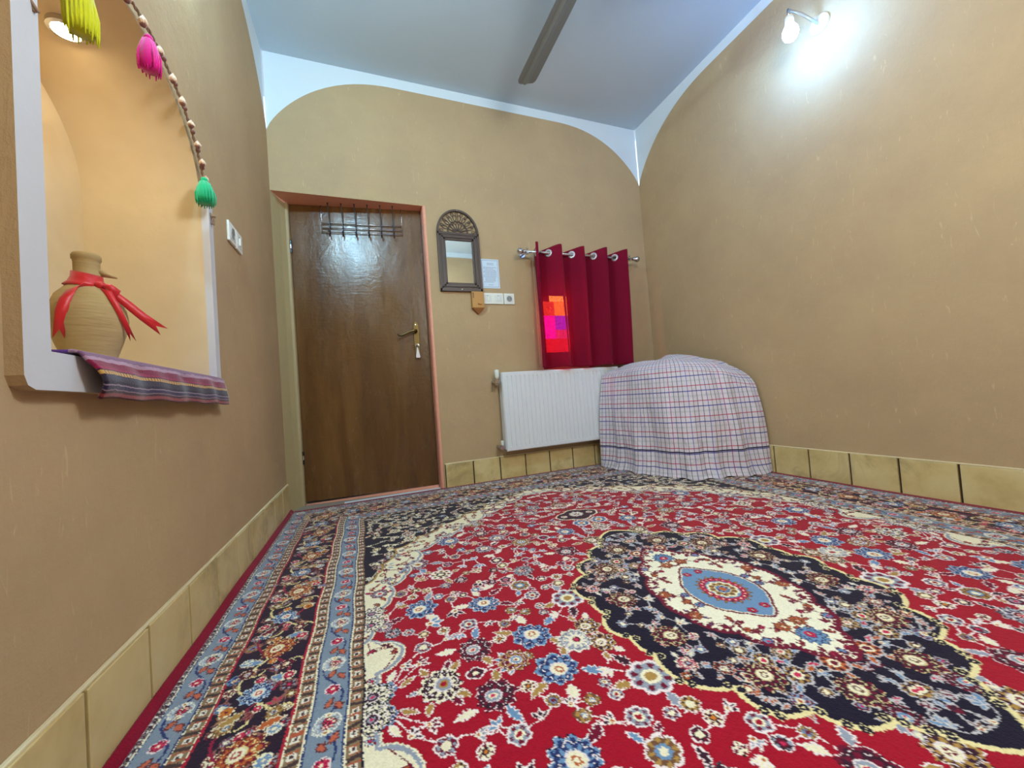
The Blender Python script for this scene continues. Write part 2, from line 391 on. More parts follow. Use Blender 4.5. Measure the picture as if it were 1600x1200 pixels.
# curtain
RY, RZ = -.105, 1.625
cm = cloth_mat('crimson_velvet_curtain', (132, 3, 44), .85, .08, 350, .25)
nt = cm.node_tree; pb = P(cm); outn = [n for n in nt.nodes if n.type == 'OUTPUT_MATERIAL'][0]
tl = N(cm, 'ShaderNodeBsdfTranslucent'); tl.inputs[0].default_value = lin((190, 8, 40))
tp = N(cm, 'ShaderNodeBsdfTransparent'); tp.inputs[0].default_value = (1.0, .55, .75, 1)
m1 = N(cm, 'ShaderNodeMixShader'); m1.inputs[0].default_value = .10; LK(cm, pb.outputs[0], m1.inputs[1]); LK(cm, tl.outputs[0], m1.inputs[2])
m2 = N(cm, 'ShaderNodeMixShader'); m2.inputs[0].default_value = .17; LK(cm, m1.outputs[0], m2.inputs[1]); LK(cm, tp.outputs[0], m2.inputs[2]); LK(cm, m2.outputs[0], outn.inputs[0])
CX0, CX1 = 1.628, 2.475; per = (CX1 - CX0) / 4.35
def cur(s, z):
    """s 0..1 along the curtain"""
    ph = s * 4.35 * 2 * math.pi - 1.9
    k = (z - .78) / .88; amp = lerp(.048, .062, k) * (1 + .12 * math.sin(s * 9 + 1))
    x = lerp(CX0, CX1, s) - lerp(.014, .027, k) * math.sin(ph) - lerp(0.012, 0, k) * math.sin(s * 13) 
    x += (1 - k) * .012 * math.sin(s * 6)
    y = RY + amp * math.sin(ph) + .006 * math.sin(s * 31 + z * 5) * (1 - k)
    return x, y
ns, nz = 260, 60; cross = []
for i in range(ns):
    a = cur(i / ns, RZ)[1] - RY; c = cur((i + 1) / ns, RZ)[1] - RY
    if a * c < 0: cross.append((i + abs(a) / (abs(a) + abs(c))) / ns)
b = MB(); rows = []
for j in range(nz + 1):
    rr_ = []
    for i in range(ns + 1):
        s = i / ns; zt = 1.664 - .012 * math.sin(s * 4.35 * 2 * math.pi - 1.9) ; zb = .776 + .004 * math.sin(s * 40)
        z = lerp(zb, zt, j / nz); x, y = cur(s, z); rr_.append((x, y, z))
    rows.append(rr_)
b.grid(rows)
keep = []
cps = [(cur(c, RZ), c) for c in cross]
for fi, q in enumerate(b.f):
    ctr = sum((Vector(b.v[k]) for k in q), Vector()) / 4
    keep.append(not any((ctr - Vector((cp[0][0], RY, RZ))).length < .019 for cp in cps))
b.f = [q for q, k in zip(b.f, keep) if k]; b.m = [0] * len(b.f)
curtain = b.build('curtain', cm, smooth=True)
tag(curtain, 'crimson eyelet curtain with sunlit stained glass glowing through it, above the radiator', 'curtain')
sd = curtain.modifiers.new('thick', 'SOLIDIFY'); sd.thickness = .0012
hem = MB().grid([[(cur(i / ns, .79)[0], cur(i / ns, .79)[1] - .0022, z) for i in range(ns + 1)] for z in (.782, .79)]).build('hem_band', cm, curtain, smooth=True)
for (cx_, cy_), c in cps:
    t = (Vector((*cur(c + .004, RZ), 0)) - Vector((*cur(c - .004, RZ), 0))).normalized(); nn = Vector((t.y, -t.x, 0))
    g = MB(); prof = [(.0155, -.003), (.0155, .003), (.020, .0045), (.028, .003), (.028, -.003), (.020, -.0045)]
    rws = [[Vector((cx_, RY, RZ)) + (t * math.cos(a) + Vector((0, 0, 1)) * math.sin(a)) * rr_ + nn * hh for rr_, hh in prof] for a in [2 * math.pi * k / 28 for k in range(29)]]
    g.grid(rws, closed=True); g.build('eyelet', mat('silver_eyelet', (205, 200, 205), .35, .6) if 'EYE' not in globals() else EYE, curtain, smooth=True); EYE = bpy.data.materials['silver_eyelet']
b = MB(); b.grid([[(CX0 - .003, cur(0, z)[1] + .002, z), (CX0 + .002, cur(0, z)[1] + .016, z)] for z in [lerp(.80, 1.60, k / 16) for k in range(17)]])
tag(b.build('lining', mat('white_lining', (232, 226, 214), .8), curtain), 'white lining edge')
rod = empty('curtain_rod', (2.1, RY, RZ))
r1 = MB().tube([(1.60, RY, RZ), (2.545, RY, RZ)], .0095, 14).build('rod', STEEL, smooth=True)
fs = []
for x, s_ in ((1.600, -1), (2.545, 1)):
    g = MB().lathe([(.010, 0), (.015, .004), (.015, .010), (.008, .014), (.013, .02), (.021, .030), (.0235, .042), (.020, .054), (.010, .062), (.005, .064)], (x, RY, RZ), 20, axis='x')
    if s_ < 0: g.v = [(2 * x - p[0], p[1], p[2]) for p in g.v]
    fs.append(g.build('finial', STEEL, smooth=True))
for x in (1.615, 2.515):
    g = MB().tube([(x, -.002, RZ + .01), (x, RY + .012, RZ + .008)], .007).lathe([(.022, 0), (.022, .006), (.014, .009)], (x, -.0095, RZ + .01), 18, axis='y').box((x - .008, RY - .014, RZ - .016), (x + .008, RY + .014, RZ - .0085)).ball((x, RY - .0, RZ + .022), .008)
    fs.append(g.build('rod_bracket', STEEL, smooth=True, angle=40))
kids(rod, r1, *fs); tag(rod, 'chrome curtain rod with ball finials carrying the crimson curtain', 'curtain rod')

# ------------------------------------------------------------------ radiator
rad = empty('radiator', (1.8, -.06, .2)); X0, X1, Z0, Z1 = 1.352, 2.32, .212, .762; yf = -.102
b = MB(); prof = [(X0, 0)]
x = X0 + .022; pitch = .0333
b.box((X0, yf + .006, Z0), (X1, yf + .014, Z1))
pts = []; 
while x < X1 - .03:
    for u, d_ in ((0, 0), (.004, .0), (.0085, .011), (.0125, .011), (.0170, .0), (.0333, 0)): pts.append((x + u, yf + d_))
    x += pitch
g0, g1 = Z0 + .028, Z1 - .026
full = [(X0 + .006, yf)] + pts + [(X1 - .006, yf)]
rows = [[(u, yf, Z0 + .006) for u, v_ in full], [(u, yf, g0) for u, v_ in full], [(u, lerp(yf, v_, .8), g0 + .006) for u, v_ in full], [(u, v_, g0 + .014) for u, v_ in full], [(u, v_, g1 - .014) for u, v_ in full], [(u, lerp(yf, v_, .8), g1 - .006) for u, v_ in full], [(u, yf, g1) for u, v_ in full], [(u, yf, Z1 - .006) for u, v_ in full]]
b.grid(rows)
b.poly([(X0, yf + .006, Z0), (X0 + .006, yf, Z0 + .006), (X0 + .006, yf, Z1 - .006), (X0, yf + .006, Z1)])
b.poly([(X0, yf + .006, Z1), (X0 + .006, yf, Z1 - .006), (X1 - .006, yf, Z1 - .006), (X1, yf + .006, Z1)])
b.poly([(X0, yf + .006, Z0), (X0 + .006, yf, Z0 + .006), (X1 - .006, yf, Z0 + .006), (X1, yf + .006, Z0)])
p1 = b.build('front_panel', RADM)
p2 = MB().box((X0 + .002, -.032, Z0 + .01), (X1, -.024, Z1 - .01)).build('rear_panel', RADM, bevel=.003)
p3 = MB().box((X0 - .002, yf + .013, Z0 + .012), (X0 + .0015, -.028, Z1 - .001)).build('side_cover', RADM, bevel=.0012)
g = MB(); 
for k in range(34): g.box((X0 + .004 + k * .0283, yf + .016, Z1 - .006), (X0 + .022 + k * .0283, -.034, Z1 - .002))
g.box((X0, yf + .008, Z1 - .004), (X1, yf + .020, Z1)); g.box((X0, -.040, Z1 - .004), (X1, -.028, Z1))
p4 = g.build('top_grille', RADM)
cv = MB()
for k in range(60): cv.box((X0 + .012 + k * .0158, yf + .016, Z0 + .03), (X0 + .013 + k * .0158, -.034, Z1 - .03))
p5 = cv.build('convector_fins', RADM); tag(p5, kind='stuff')
vs = []
v1 = MB().tube([(X0, -.065, .70), (X0 - .05, -.065, .70)], .009).tube([(X0 - .04, -.09, .70), (X0 - .04, -.002, .70)], .0105).lathe([(.017, -.030), (.020, -.024), (.019, -.006), (.013, 0)], (X0 - .04, -.085, .70), 18, axis='y')
vs.append(v1.build('inlet_valve', STEEL, smooth=True, angle=40))
vs.append(MB().tube([(X0 - .028, -.075, .705), (X0 - .028, -.075, .735)], .006).lathe([(.010, .725), (.0155, .733), (.0165, .748), (.0165, .775), (.014, .782), (.006, .784)], (X0 - .028, -.075, 0), 18).build('valve_knob', mat('ivory_plastic', (228, 236, 226), .4), smooth=True, angle=40))
v2 = MB().tube([(X0 + .004, -.065, .245), (X0 - .05, -.065, .245)], .009).tube([(X0 - .036, -.09, .245), (X0 - .036, -.002, .245)], .0105).lathe([(.014, -.026), (.017, -.02), (.016, -.004), (.012, 0)], (X0 - .036, -.085, .245), 18, axis='y')
vs.append(v2.build('return_valve', STEEL, smooth=True, angle=40))
vs.append(MB().lathe([(.007, .25), (.010, .268), (.011, .285), (.006, .289)], (X0 - .022, -.07, 0), 16).build('bleed_cap', bpy.data.materials['ivory_plastic'], smooth=True, angle=40))
for x in (X0 + .16, X1 - .16): vs.append(MB().box((x, -.026, Z0 + .08), (x + .03, -.002, Z1 - .08)).build('wall_bracket', RADM))
kids(rad, p1, p2, p3, p4, p5, vs[0], vs[2], vs[4], vs[5]); vs[1].parent = vs[0]; vs[3].parent = vs[2]; tag(rad, 'white ribbed panel radiator on back wall beneath the crimson curtain', 'radiator')

# ------------------------------------------------------------------ mirror with carved arch
mir = empty('wall_mirror', (1.13, 0, 1.35))
BRN = mat('carved_dark_wood', (82, 66, 58), .45); bump(BRN, noise(BRN, 40, 4, .6), .3, .004)
mx0, mx1, mz0, mzs, mzt = .985, 1.285, 1.348, 1.758, 1.928; mc = (mx0 + mx1) / 2; mr = (mx1 - mx0) / 2
def archline(o_, n=28):
    return [(mc + (mr - o_) * math.cos(a), mzs + (mzt - mzs - o_) * math.sin(a)) for a in [math.pi * k / n for k in range(n + 1)]]
def ring_rows(outer, inner, y0, y1, b):
    n = len(outer)
    b.grid([[(u, -y0, z) for u, z in outer], [(u, -y1, z) for u, z in outer], [(u, -y1, z) for u, z in inner], [(u, -y0, z) for u, z in inner]], closed=False)
b = MB(); o1 = archline(0); i1 = archline(.014)
ring_rows([(mx1, mz0)] + o1 + [(mx0, mz0)], [(mx1 - .014, mz0)] + i1 + [(mx0 + .014, mz0)], .001, .020, b)
b.box((mx0, -.020, mz0), (mx1, -.001, mz0 + .022)); b.box((mx0, -.020, mzs - .012), (mx1, -.001, mzs + .006))
gx0, gx1, gz0, gz1 = 1.042, 1.224, 1.392, 1.718
for off, d_ in ((.014, .016), (.028, .023), (.042, .016)):
    a0, a1, c0, c1 = mx0 + off, mx1 - off, mz0 + off + .004, mzs - off + .006
    wv = .0145
    b.box((a0, -d_, c0), (a0 + wv, -.001, c1)); b.box((a1 - wv, -d_, c0), (a1, -.001, c1)); b.box((a0, -d_, c0), (a1, -.001, c0 + wv)); b.box((a0, -d_, c1 - wv), (a1, -.001, c1))
f1 = b.build('mirror_frame', BRN, bevel=.002)
gl = MB().box((gx0 - .004, -.008, gz0 - .004), (gx1 + .004, -.002, gz1 + .004)).build('mirror_glass', mat('mirror_glass', (214, 222, 220), .02, 1))
# fretwork: fan of pointed loops in front of the plaster
b = MB()
def loop(cx_, cz, ang, L, wd, r=.0026):
    pts = []
    for k in range(18):
        a = 2 * math.pi * k / 18; u = L / 2 * (1 - math.cos(a)); v_ = wd * math.sin(a) * (1 - .35 * math.cos(a / 2) ** 2)
        pts.append((cx_ + u * math.cos(ang) - v_ * math.sin(ang), -.009, cz + u * math.sin(ang) + v_ * math.cos(ang)))
    b.tube(pts, r, 6, closed=True)
c0 = (mc, mzs + .008)
for k in range(9):
    a = math.pi * (.06 + .88 * k / 8); loop(c0[0] + .018 * math.cos(a), c0[1] + .014 * math.sin(a), a, .058, .011)
for k in range(8):
    a = math.pi * (.11 + .78 * k / 7); loop(c0[0] + .074 * math.cos(a), c0[1] + .082 * math.sin(a), a, .044, .013)
for k in range(11):
    a = math.pi * (.03 + .94 * k / 10); loop(c0[0] + .100 * math.cos(a), c0[1] + .116 * math.sin(a), a, .028, .009, .0022)
for rr_, hh in ((.072, .080), (.022, .02)):
    b.tube([(c0[0] + rr_ * math.cos(a), -.009, c0[1] + hh * math.sin(a)) for a in [math.pi * k / 24 for k in range(25)]], .003, 6)
fw = b.build('fretwork', BRN)
nl = MB().lathe([(.0045, 0), (.003, -.003)], (mc, -.020, mzt - .010), 10, axis='y').build('nail', STEEL)
nl2 = MB().lathe([(.0045, 0), (.003, -.003)], (mc, -.020, mz0 + .012), 10, axis='y').build('nail', STEEL)
kids(mir, f1, gl, fw, nl, nl2); tag(mir, 'arched dark carved wood wall mirror with pierced fan top beside the door', 'mirror')

# notice, printed lines too small to read
nt_ = empty('wall_notice', (1.355, 0, 1.38)); PAP = mat('blue_white_paper', (206, 222, 236), .6); INK = mat('ink', (96, 110, 150), .8); INK2 = mat('dark_ink', (90, 96, 120), .8)
n1 = MB().box((1.288, -.0022, 1.380), (1.424, -.0005, 1.592)).build('paper_sheet', PAP)
b = MB(); a0, a1, c0_, c1_ = 1.296, 1.416, 1.388, 1.584
for q in (((a0, c0_), (a0 + .0018, c1_)), ((a1 - .0018, c0_), (a1, c1_)), ((a0, c0_), (a1, c0_ + .0018)), ((a0, c1_ - .0018), (a1, c1_))): b.box((q[0][0], -.0026, q[0][1]), (q[1][0], -.0022, q[1][1]))
n2 = b.build('printed_border', INK)
b = MB(); z = 1.570; k = 0
for k in range(17):
    z -= .0098
    if k in (0, 1): xa, xb = 1.335, 1.385
    elif k == 16: xa, xb = 1.34, 1.375
    else: xa, xb = 1.306 + random.choice([0, 0, .01]), 1.405 - random.choice([0, 0, .01, .025])
    x = xa
    if k in (2, 15): continue
    while x < xb:
        l = random.uniform(.004, .011); b.box((x, -.0025, z), (min(x + l, xb), -.0022, z + .0026)); x += l + .002
n3 = b.build('printed_lines', INK2); kids(nt_, n1, n2, n3); tag(nt_, 'small bordered white notice with rows of fine print beside arched mirror', 'notice')

# tan wooden box with pointed base
wb = empty('wall_box', (1.24, 0, 1.18)); TAN = mat('honey_wood', (190, 138, 66), .45); bump(TAN, noise(TAN, 30, 3, .5), .2, .003)
b1 = MB().box((1.197, -.035, 1.228), (1.286, -.0005, 1.345)).build('box_body', TAN, bevel=.004)
b = MB(); b.v = [(1.199, -.0005, 1.228), (1.284, -.0005, 1.228), (1.284, -.034, 1.228), (1.199, -.034, 1.228), (1.238, -.0005, 1.186), (1.246, -.0005, 1.186), (1.246, -.020, 1.190), (1.238, -.020, 1.190)]
b.f = [(0, 1, 2, 3), (4, 7, 6, 5), (0, 4, 5, 1), (1, 5, 6, 2), (2, 6, 7, 3), (3, 7, 4, 0)]; b.m = [0] * 6
b2 = b.build('pointed_base', mat('dark_honey_wood', (150, 92, 44), .5), bevel=.002)
b3 = MB().prism([(1.240, 1.252), (1.262, 1.252), (1.266, 1.262), (1.252, 1.272), (1.238, 1.262)], lambda u, v_, w_: (u, w_, v_), -.047, -.035).build('peg', TAN, bevel=.002)
b = MB()
for k in range(4): b.box((1.203, -.0362, 1.300 + k * .010), (1.212, -.0345, 1.305 + k * .010))
b4 = b.build('vent_slot', SLOTM); kids(wb, b1, b2, b3, b4); tag(wb, 'small honey brown box with pointed base on the wall under the mirror', 'wall box')

# switch plates
def plate(name, label, f, kind, cat):
    """f(u,v,d): plate-local to world"""
    r_ = empty(name, f(0, 0, 0)); obs = []
    obs.append(MB().prism([(-.040, -.040), (.040, -.040), (.040, .040), (-.040, .040)], lambda u, v_, w_: f(u, v_, w_), .0008, .010).build('cover_plate', WPLAST, bevel=.0025))
    obs.append(MB().prism([(-.027, -.027), (.027, -.027), (.027, .027), (-.027, .027)], f, .010, .0112).build('inset', mat(name + '_inset', (220, 222, 216), .35), bevel=.001))
    if kind == 'socket':
        rows = []
        for rr_, dd in ((.0215, .0113), (.020, .0135), (.018, .0135), (.017, .0115), (.0005, .0113)):
            rows.append([f(rr_ * math.cos(a), rr_ * math.sin(a), dd) for a in [2 * math.pi * k / 24 for k in range(24)]])
        obs.append(MB().grid(rows, closed=True).build('socket_well', bpy.data.materials.get('grey_well') or mat('grey_well', (150, 150, 146), .5)))
        for s_ in (-1, 1):
            obs.append(MB().prism([(s_ * .0095 + .0028 * math.cos(a), .0028 * math.sin(a)) for a in [2 * math.pi * k / 10 for k in range(10)]], f, .0115, .0122).build('pin_hole', SLOTM))
    else:
        obs.append(MB().prism([(-.007, -.016), (.007, -.016), (.007, .016), (-.007, .016)], f, .011, .0155).build('rocker', WPLAST, bevel=.0015))
        obs.append(MB().prism([(-.004, .019), (.004, .019), (.004, .022), (-.004, .022)], f, .011, .0118).build('indicator', SLOTM))
    kids(r_, *obs); tag(r_, label, cat, 'white wall plates'); return r_
for xx, kd, lb, nm, ct in ((1.322, 'switch', 'white light switch on the back wall, right against the honey brown box', 'light_switch', 'light switch'), (1.401, 'switch', 'white light switch, middle of the three plates on the back wall', 'light_switch', 'light switch'), (1.486, 'socket', 'white power socket on the back wall, nearest the curtain', 'power_socket', 'power socket')):
    plate(nm, lb, (lambda xx: (lambda u, v_, d_: (xx + u, -d_, 1.303 + v_)))(xx), kd, ct)
for yy, kd, lb, nm, ct in ((-.822, 'socket', 'white power socket on left wall, next to the niche', 'power_socket', 'power socket'), (-.736, 'switch', 'white light switch on left wall, nearer the door', 'light_switch', 'light switch')):
    plate(nm, lb, (lambda yy: (lambda u, v_, d_: (d_, yy + u, 1.32 + v_)))(yy), kd, ct)

# ------------------------------------------------------------------ lamps
def emis(name, col, st):
    m = bpy.data.materials.new(name); m.use_nodes = True; n = P(m)
    n.inputs['Base Color'].default_value = (*col, 1); n.inputs['Emission Color'].default_value = (*col, 1); n.inputs['Emission Strength'].default_value = st; return m
EB_R = emis('cool_led_bulb', COL_R, BULB_R); EB_L = emis('cyan_white_led_bulb', COL_L, BULB_L)
def sconce(x, y, z, sgn, label):
    r_ = empty('wall_lamp', (x, y, z)); wx = 0 if sgn > 0 else W
    obs = [MB().lathe([(.045, 0), (.045, .012), (.03, .02)] if sgn > 0 else [(.045, 0), (.045, -.012), (.03, -.02)], (wx + sgn * .001, y, z + .10), 24, axis='x').build('wall_rose', WPLAST, smooth=True, angle=40),
           MB().tube([(wx + sgn * .015, y, z + .10), (lerp(wx, x, .6), y, z + .115), (x, y, z + .105), (x, y, z + .07)], .007).build('arm', STEEL, smooth=True),
           MB().lathe([(.016, .07), (.019, .065), (.019, .035), (.016, .03)], (x, y, z), 20).build('lamp_holder', WPLAST, smooth=True, angle=40),
           MB().lathe([(.015, .034), (.022, .022), (.032, .002), (.034, -.016), (.028, -.036), (.015, -.047), (.003, -.05)], (x, y, z), 20).build('bulb', EB_L if sgn > 0 else EB_R, smooth=True)]
    kids(r_, *obs[:3]); obs[3].parent = obs[2]; tag(r_, label, 'wall lamp', 'cool white wall lamps'); return r_
sconce(W - .246, -1.42, 2.285, -1, 'glaring cool white lamp bulb high on the right wall')
sconce(.08, -1.50, 2.32, 1, 'cool white lamp bulb high on the left wall above the niche')
clx, cly, clz = 1.28, -2.42, 1.80
cb = empty('fill_lamp', (clx, cly, H))  # globe on a cord, added out of view to brighten the whole room
kids(cb, MB().lathe([(.06, 0), (.06, -.015), (.02, -.045)], (clx, cly, H - .001), 24).build('fill_rose', WPLAST, smooth=True, angle=40),
     MB().tube([(clx, cly, H - .03), (clx, cly, clz + .13)], .004).lathe([(.03, .18), (.03, .14)], (clx, cly, clz), 16).build('cord', WPLAST),
     MB().ball((clx, cly, clz), .17, 24).build('fill_globe', emis('fill_globe_glow', FILL_COL, FILL_BULB), smooth=True))
tag(cb, 'added white globe fill lamp hanging on a cord, out of view', 'added fill lamp')
# spot in the niche
nlx, nly = -.16, -1.40; nlz = niche_top(nly)
sp = empty('niche_spotlight', (nlx, nly, nlz))
kids(sp, MB().lathe([(.034, .010), (.034, -.008), (.026, -.010), (.024, -.004)], (nlx, nly, nlz - .002), 24).build('bezel', STEEL, smooth=True, angle=40),
     MB().lathe([(.024, -.005), (.022, -.010), (.010, -.013), (.002, -.0135)], (nlx, nly, nlz - .002), 24).build('lens', emis('warm_lens', NICHE_COL, NICHE), smooth=True))
tag(sp, 'glowing warm spotlight set in the top of the niche', 'spotlight')

# ceiling fan
fan = empty('ceiling_fan', (1.47, -1.27, H)); FANM = mat('grey_fan_enamel', (118, 122, 118), .4); fobs = []
fx, fy, fz = 1.468, -1.30, 2.455
fobs.append(MB().lathe([(.055, 0), (.055, -.02), (.02, -.06)], (fx, fy, H - .001), 24).build('canopy', FANM, smooth=True, angle=40))
fobs.append(MB().tube([(fx, fy, H - .04), (fx, fy, fz + .05)], .011).build('downrod', FANM, smooth=True))
fobs.append(MB().lathe([(.03, .06), (.09, .045), (.11, .01), (.10, -.03), (.06, -.05), (.005, -.055)], (fx, fy, fz), 32).build('motor_housing', FANM, smooth=True, angle=60))
for k in range(3):
    a = math.pi / 2 + .0 + k * 2 * math.pi / 3; c_, s_ = math.cos(a), math.sin(a)
    def fp(r_, t_, z_): return (fx + r_ * c_ - t_ * s_, fy + r_ * s_ + t_ * c_, fz + z_)
    secs = []
    for r_, wd in ((.16, .040), (.19, .052), (.24, .054), (.50, .057), (.66, .0585), (.695, .057), (.712, .048), (.718, .034)):
        row = []
        for t_ in (-1, -.35, .12, .5, 1): row.append((r_, t_ * wd, -.010 * t_ - (.008 if abs(t_ - .12) < .01 else 0)))
        secs.append(row)
    tp_ = [[fp(r_, t_, z_ + .0012) for r_, t_, z_ in row] for row in secs]; bt = [[fp(r_, t_, z_ - .0012) for r_, t_, z_ in row] for row in secs]
    g = MB(); g.grid([a_ + b_[::-1] for a_, b_ in zip(tp_, bt)], closed=True, cap=True); fobs.append(g.build('blade', FANM))
    fobs.append(MB().tube([fp(.07, 0, 0), fp(.20, 0, -.006)], .010).build('blade_arm', FANM))
kids(fan, *fobs); tag(fan, 'grey metal ceiling fan with long narrow blades', 'ceiling fan')

# ------------------------------------------------------------------ niche contents
JAR = mat('unglazed_clay', (188, 162, 112), .8); LK(JAR, ramp(JAR, noise(JAR, 5, 4, .6, (1, 1, 2.5)), [(.35, (176, 150, 98)), (.65, (196, 170, 122))]), P(JAR).inputs['Base Color'])
bump(JAR, noise(JAR, 14, 4, .6, (.3, .3, 3)), .35, .01)
jx, jy, jz = -.118, -1.446, NZ0 + .001
jar = empty('clay_jar', (jx, jy, jz))
prof = [(a_ * .80, h_) for a_, h_ in [(.036, 0), (.042, .004), (.052, .03), (.068, .07), (.080, .105), (.0825, .125), (.078, .150), (.065, .178), (.045, .198), (.032, .206), (.0285, .212), (.0275, .222), (.0275, .255), (.0285, .262), (.031, .264), (.031, .272), (.028, .277), (.022, .278), (.020, .262)]]
jb = MB().lathe([(r_, h) for r_, h in prof], (jx, jy, jz), 48).build('jar_body', JAR, smooth=True)
dirx, diry = .86, .51     # spout points towards screen right
sp_ = []
for t_, wd, hz in ((0, .014, .238), (.012, .012, .236), (.022, .007, .233), (.031, .003, .231)):
    c_ = Vector((jx + dirx * (.018 + t_), jy + diry * (.018 + t_), jz + hz)); sdv = Vector((-diry, dirx, 0))
    sp_.append([c_ + sdv * wd * math.cos(a) + Vector((0, 0, 1)) * wd * .55 * math.sin(a) for a in [2 * math.pi * k / 12 for k in range(12)]])
js_ = MB().grid(sp_, closed=True, cap=True).build('spout', JAR, smooth=True)
RIB = mat('red_satin_ribbon', (214, 30, 38), .4); P(RIB).inputs['Sheen Weight'].default_value = .3
def ribbon(pts, wid, name, updir=None, fork=False):
    pts = [Vector(p) for p in pts]; rows = []
    for i, p in enumerate(pts):
        w2 = (wid[i] if isinstance(wid, list) else wid) / 2; u = (updir[i] if isinstance(updir, list) else updir)
        u = Vector(u).normalized(); rows.append([p - u * w2, p, p + u * w2])
    if fork:
        t_ = (pts[-1] - pts[-2]).normalized() * .02; rows[-1][0] = rows[-1][0] + t_; rows[-1][2] = rows[-1][2] + t_
    o = MB().grid(rows).build(name, RIB, smooth=True); sm_ = o.modifiers.new('s', 'SOLIDIFY'); sm_.thickness = .0012; sm_.offset = 1
    return o
cam_dir = (Vector((.4647, -2.605, .6)) - Vector((jx, jy, jz + .2))); cam_dir.z = 0; cam_dir.normalize(); rt = Vector((-cam_dir.y, cam_dir.x, 0))   # screen right seen from the camera
def jp(r_, du, dz): # point on the jar front: du across, radius r_
    q = Vector((jx, jy, jz + dz)); f_ = math.sqrt(max(r_ * r_ - du * du, 0)); return q + rt * du + cam_dir * f_
def rad_at(h):
    for (r0, h0), (r1, h1) in zip(prof[:-1], prof[1:]):
        if h0 <= h <= h1 and h1 > h0: return lerp(r0, r1, (h - h0) / (h1 - h0))
    return .03
rows = []
for k in range(33):
    a = 2 * math.pi * k / 32; tilt = -.006 * math.cos(a + .4)
    row = []
    for h, r_ in ((.198, .0385), (.206, .0310), (.218, .0255), (.231, .0245)):
        row.append((jx + r_ * math.cos(a), jy + r_ * math.sin(a), jz + h + tilt))
    rows.append(row)
col_ = MB().grid(rows).build('ribbon_collar', RIB, smooth=True); sm_ = col_.modifiers.new('s', 'SOLIDIFY'); sm_.thickness = .0015; sm_.offset = 1
kn = jp(.038, .020, .200)
knot = MB().ball(kn, .011, 12, (1.0, 1.0, .8)).build('ribbon_knot', RIB, smooth=True)
tls = []
lt = [kn]
for du, h in ((.006, .199), (-.008, .195), (-.022, .183), (-.032, .160), (-.039, .130), (-.043, .092)): lt.append(jp(rad_at(h) + .004, du, h) if abs(du) < rad_at(h) else jp(abs(du) + .003, du, h))
tls.append(ribbon(lt, [.010, .014, .018, .020, .020, .018, .017], 'ribbon_tail', [Vector((0, 0, 1)), Vector((0, 0, 1)), rt * .6 + Vector((0, 0, 1)), rt + Vector((0, 0, .6)), rt + Vector((0, 0, .3)), rt, rt], True))
rt1 = [kn, kn + rt * .016 + Vector((0, 0, -.014)) + cam_dir * .008, kn + rt * .042 + Vector((0, 0, -.040)) + cam_dir * .006, kn + rt * .068 + Vector((0, 0, -.066)), kn + rt * .090 + Vector((0, 0, -.086))]
tls.append(ribbon(rt1, [.008, .014, .018, .019, .022], 'ribbon_tail', [Vector((0, 0, 1)) + rt * .8] * 5, True))
rt2 = [kn, jp(rad_at(.185) + .006, .030, .185), jp(rad_at(.155) + .006, .042, .155), jp(rad_at(.125) + .006, .054, .120), jp(.072, .064, .092)]
tls.append(ribbon(rt2, [.008, .014, .012, .011, .010], 'ribbon_tail', [rt + Vector((0, 0, .5)), rt + Vector((0, 0, .5)), rt, rt, rt], True))
lp = ribbon([kn + cam_dir * .006, kn + rt * .014 + Vector((0, 0, -.004)) + cam_dir * .012, kn + rt * .028 + Vector((0, 0, -.018)) + cam_dir * .008, kn + rt * .024 + Vector((0, 0, -.026)) + cam_dir * .006, kn + cam_dir * .004 + Vector((0, 0, -.006))], [.006, .014, .018, .014, .006], 'ribbon_loop', [Vector((0, 0, 1)) + rt * .5] * 5); tls.append(lp)
kids(jar, jb, js_, col_)
for o in (knot, *tls): o.parent = col_
tag(jar, 'tan clay jar with small spout and red ribbon bow, standing in the wall niche', 'jar')
tag(col_, 'red ribbon tied round the jar neck')

# striped kilim strip over the niche sill
KIL = mat('striped_kilim', (120, 40, 70), .9, spec=.15); P(KIL).inputs['Sheen Weight'].default_value = .3
uvn = N(KIL, 'ShaderNodeUVMap'); sx = N(KIL, 'ShaderNodeSeparateXYZ'); LK(KIL, uvn.outputs[0], sx.inputs[0])
vv = math_n(KIL, 'ADD', sx.outputs[1], math_n(KIL, 'MULTIPLY', math_n(KIL, 'SUBTRACT', noise(KIL, 60, 2, .5), .5), .03))
st_ = [(0.0, (92, 40, 120)), (.30, (92, 50, 130)), (.36, (156, 120, 140)), (.40, (120, 80, 110)), (.44, (170, 130, 150)), (.47, (126, 20, 60)), (.56, (150, 24, 70)), (.60, (60, 20, 50)), (.615, (205, 160, 84)), (.665, (50, 30, 60)), (.68, (64, 56, 74)), (.76, (40, 30, 60)), (.80, (150, 130, 150)), (.82, (46, 34, 78)), (.87, (140, 110, 130)), (.885, (60, 16, 40)), (.92, (150, 60, 66)), (.97, (90, 16, 40))]
cK = ramp(KIL, vv, st_, 'CONSTANT')
dash = math_n(KIL, 'GREATER_THAN', math_n(KIL, 'FRACT', math_n(KIL, 'MULTIPLY', sx.outputs[0], 70)), .72)
inb = math_n(KIL, 'MULTIPLY', math_n(KIL, 'GREATER_THAN', vv, .615), math_n(KIL, 'LESS_THAN', vv, .665))
cK = mixc(KIL, math_n(KIL, 'MULTIPLY', dash, inb), cK, (110, 60, 60))
fl_ = ramp(KIL, noise(KIL, 260, 2, .6), [(.4, (60, 60, 60)), (.6, (0, 0, 0))]); cK = mixc(KIL, fl_, cK, (40, 24, 44))
LK(KIL, cK, P(KIL).inputs['Base Color']); bump(KIL, noise(KIL, 260, 3, .6), .6, .002)
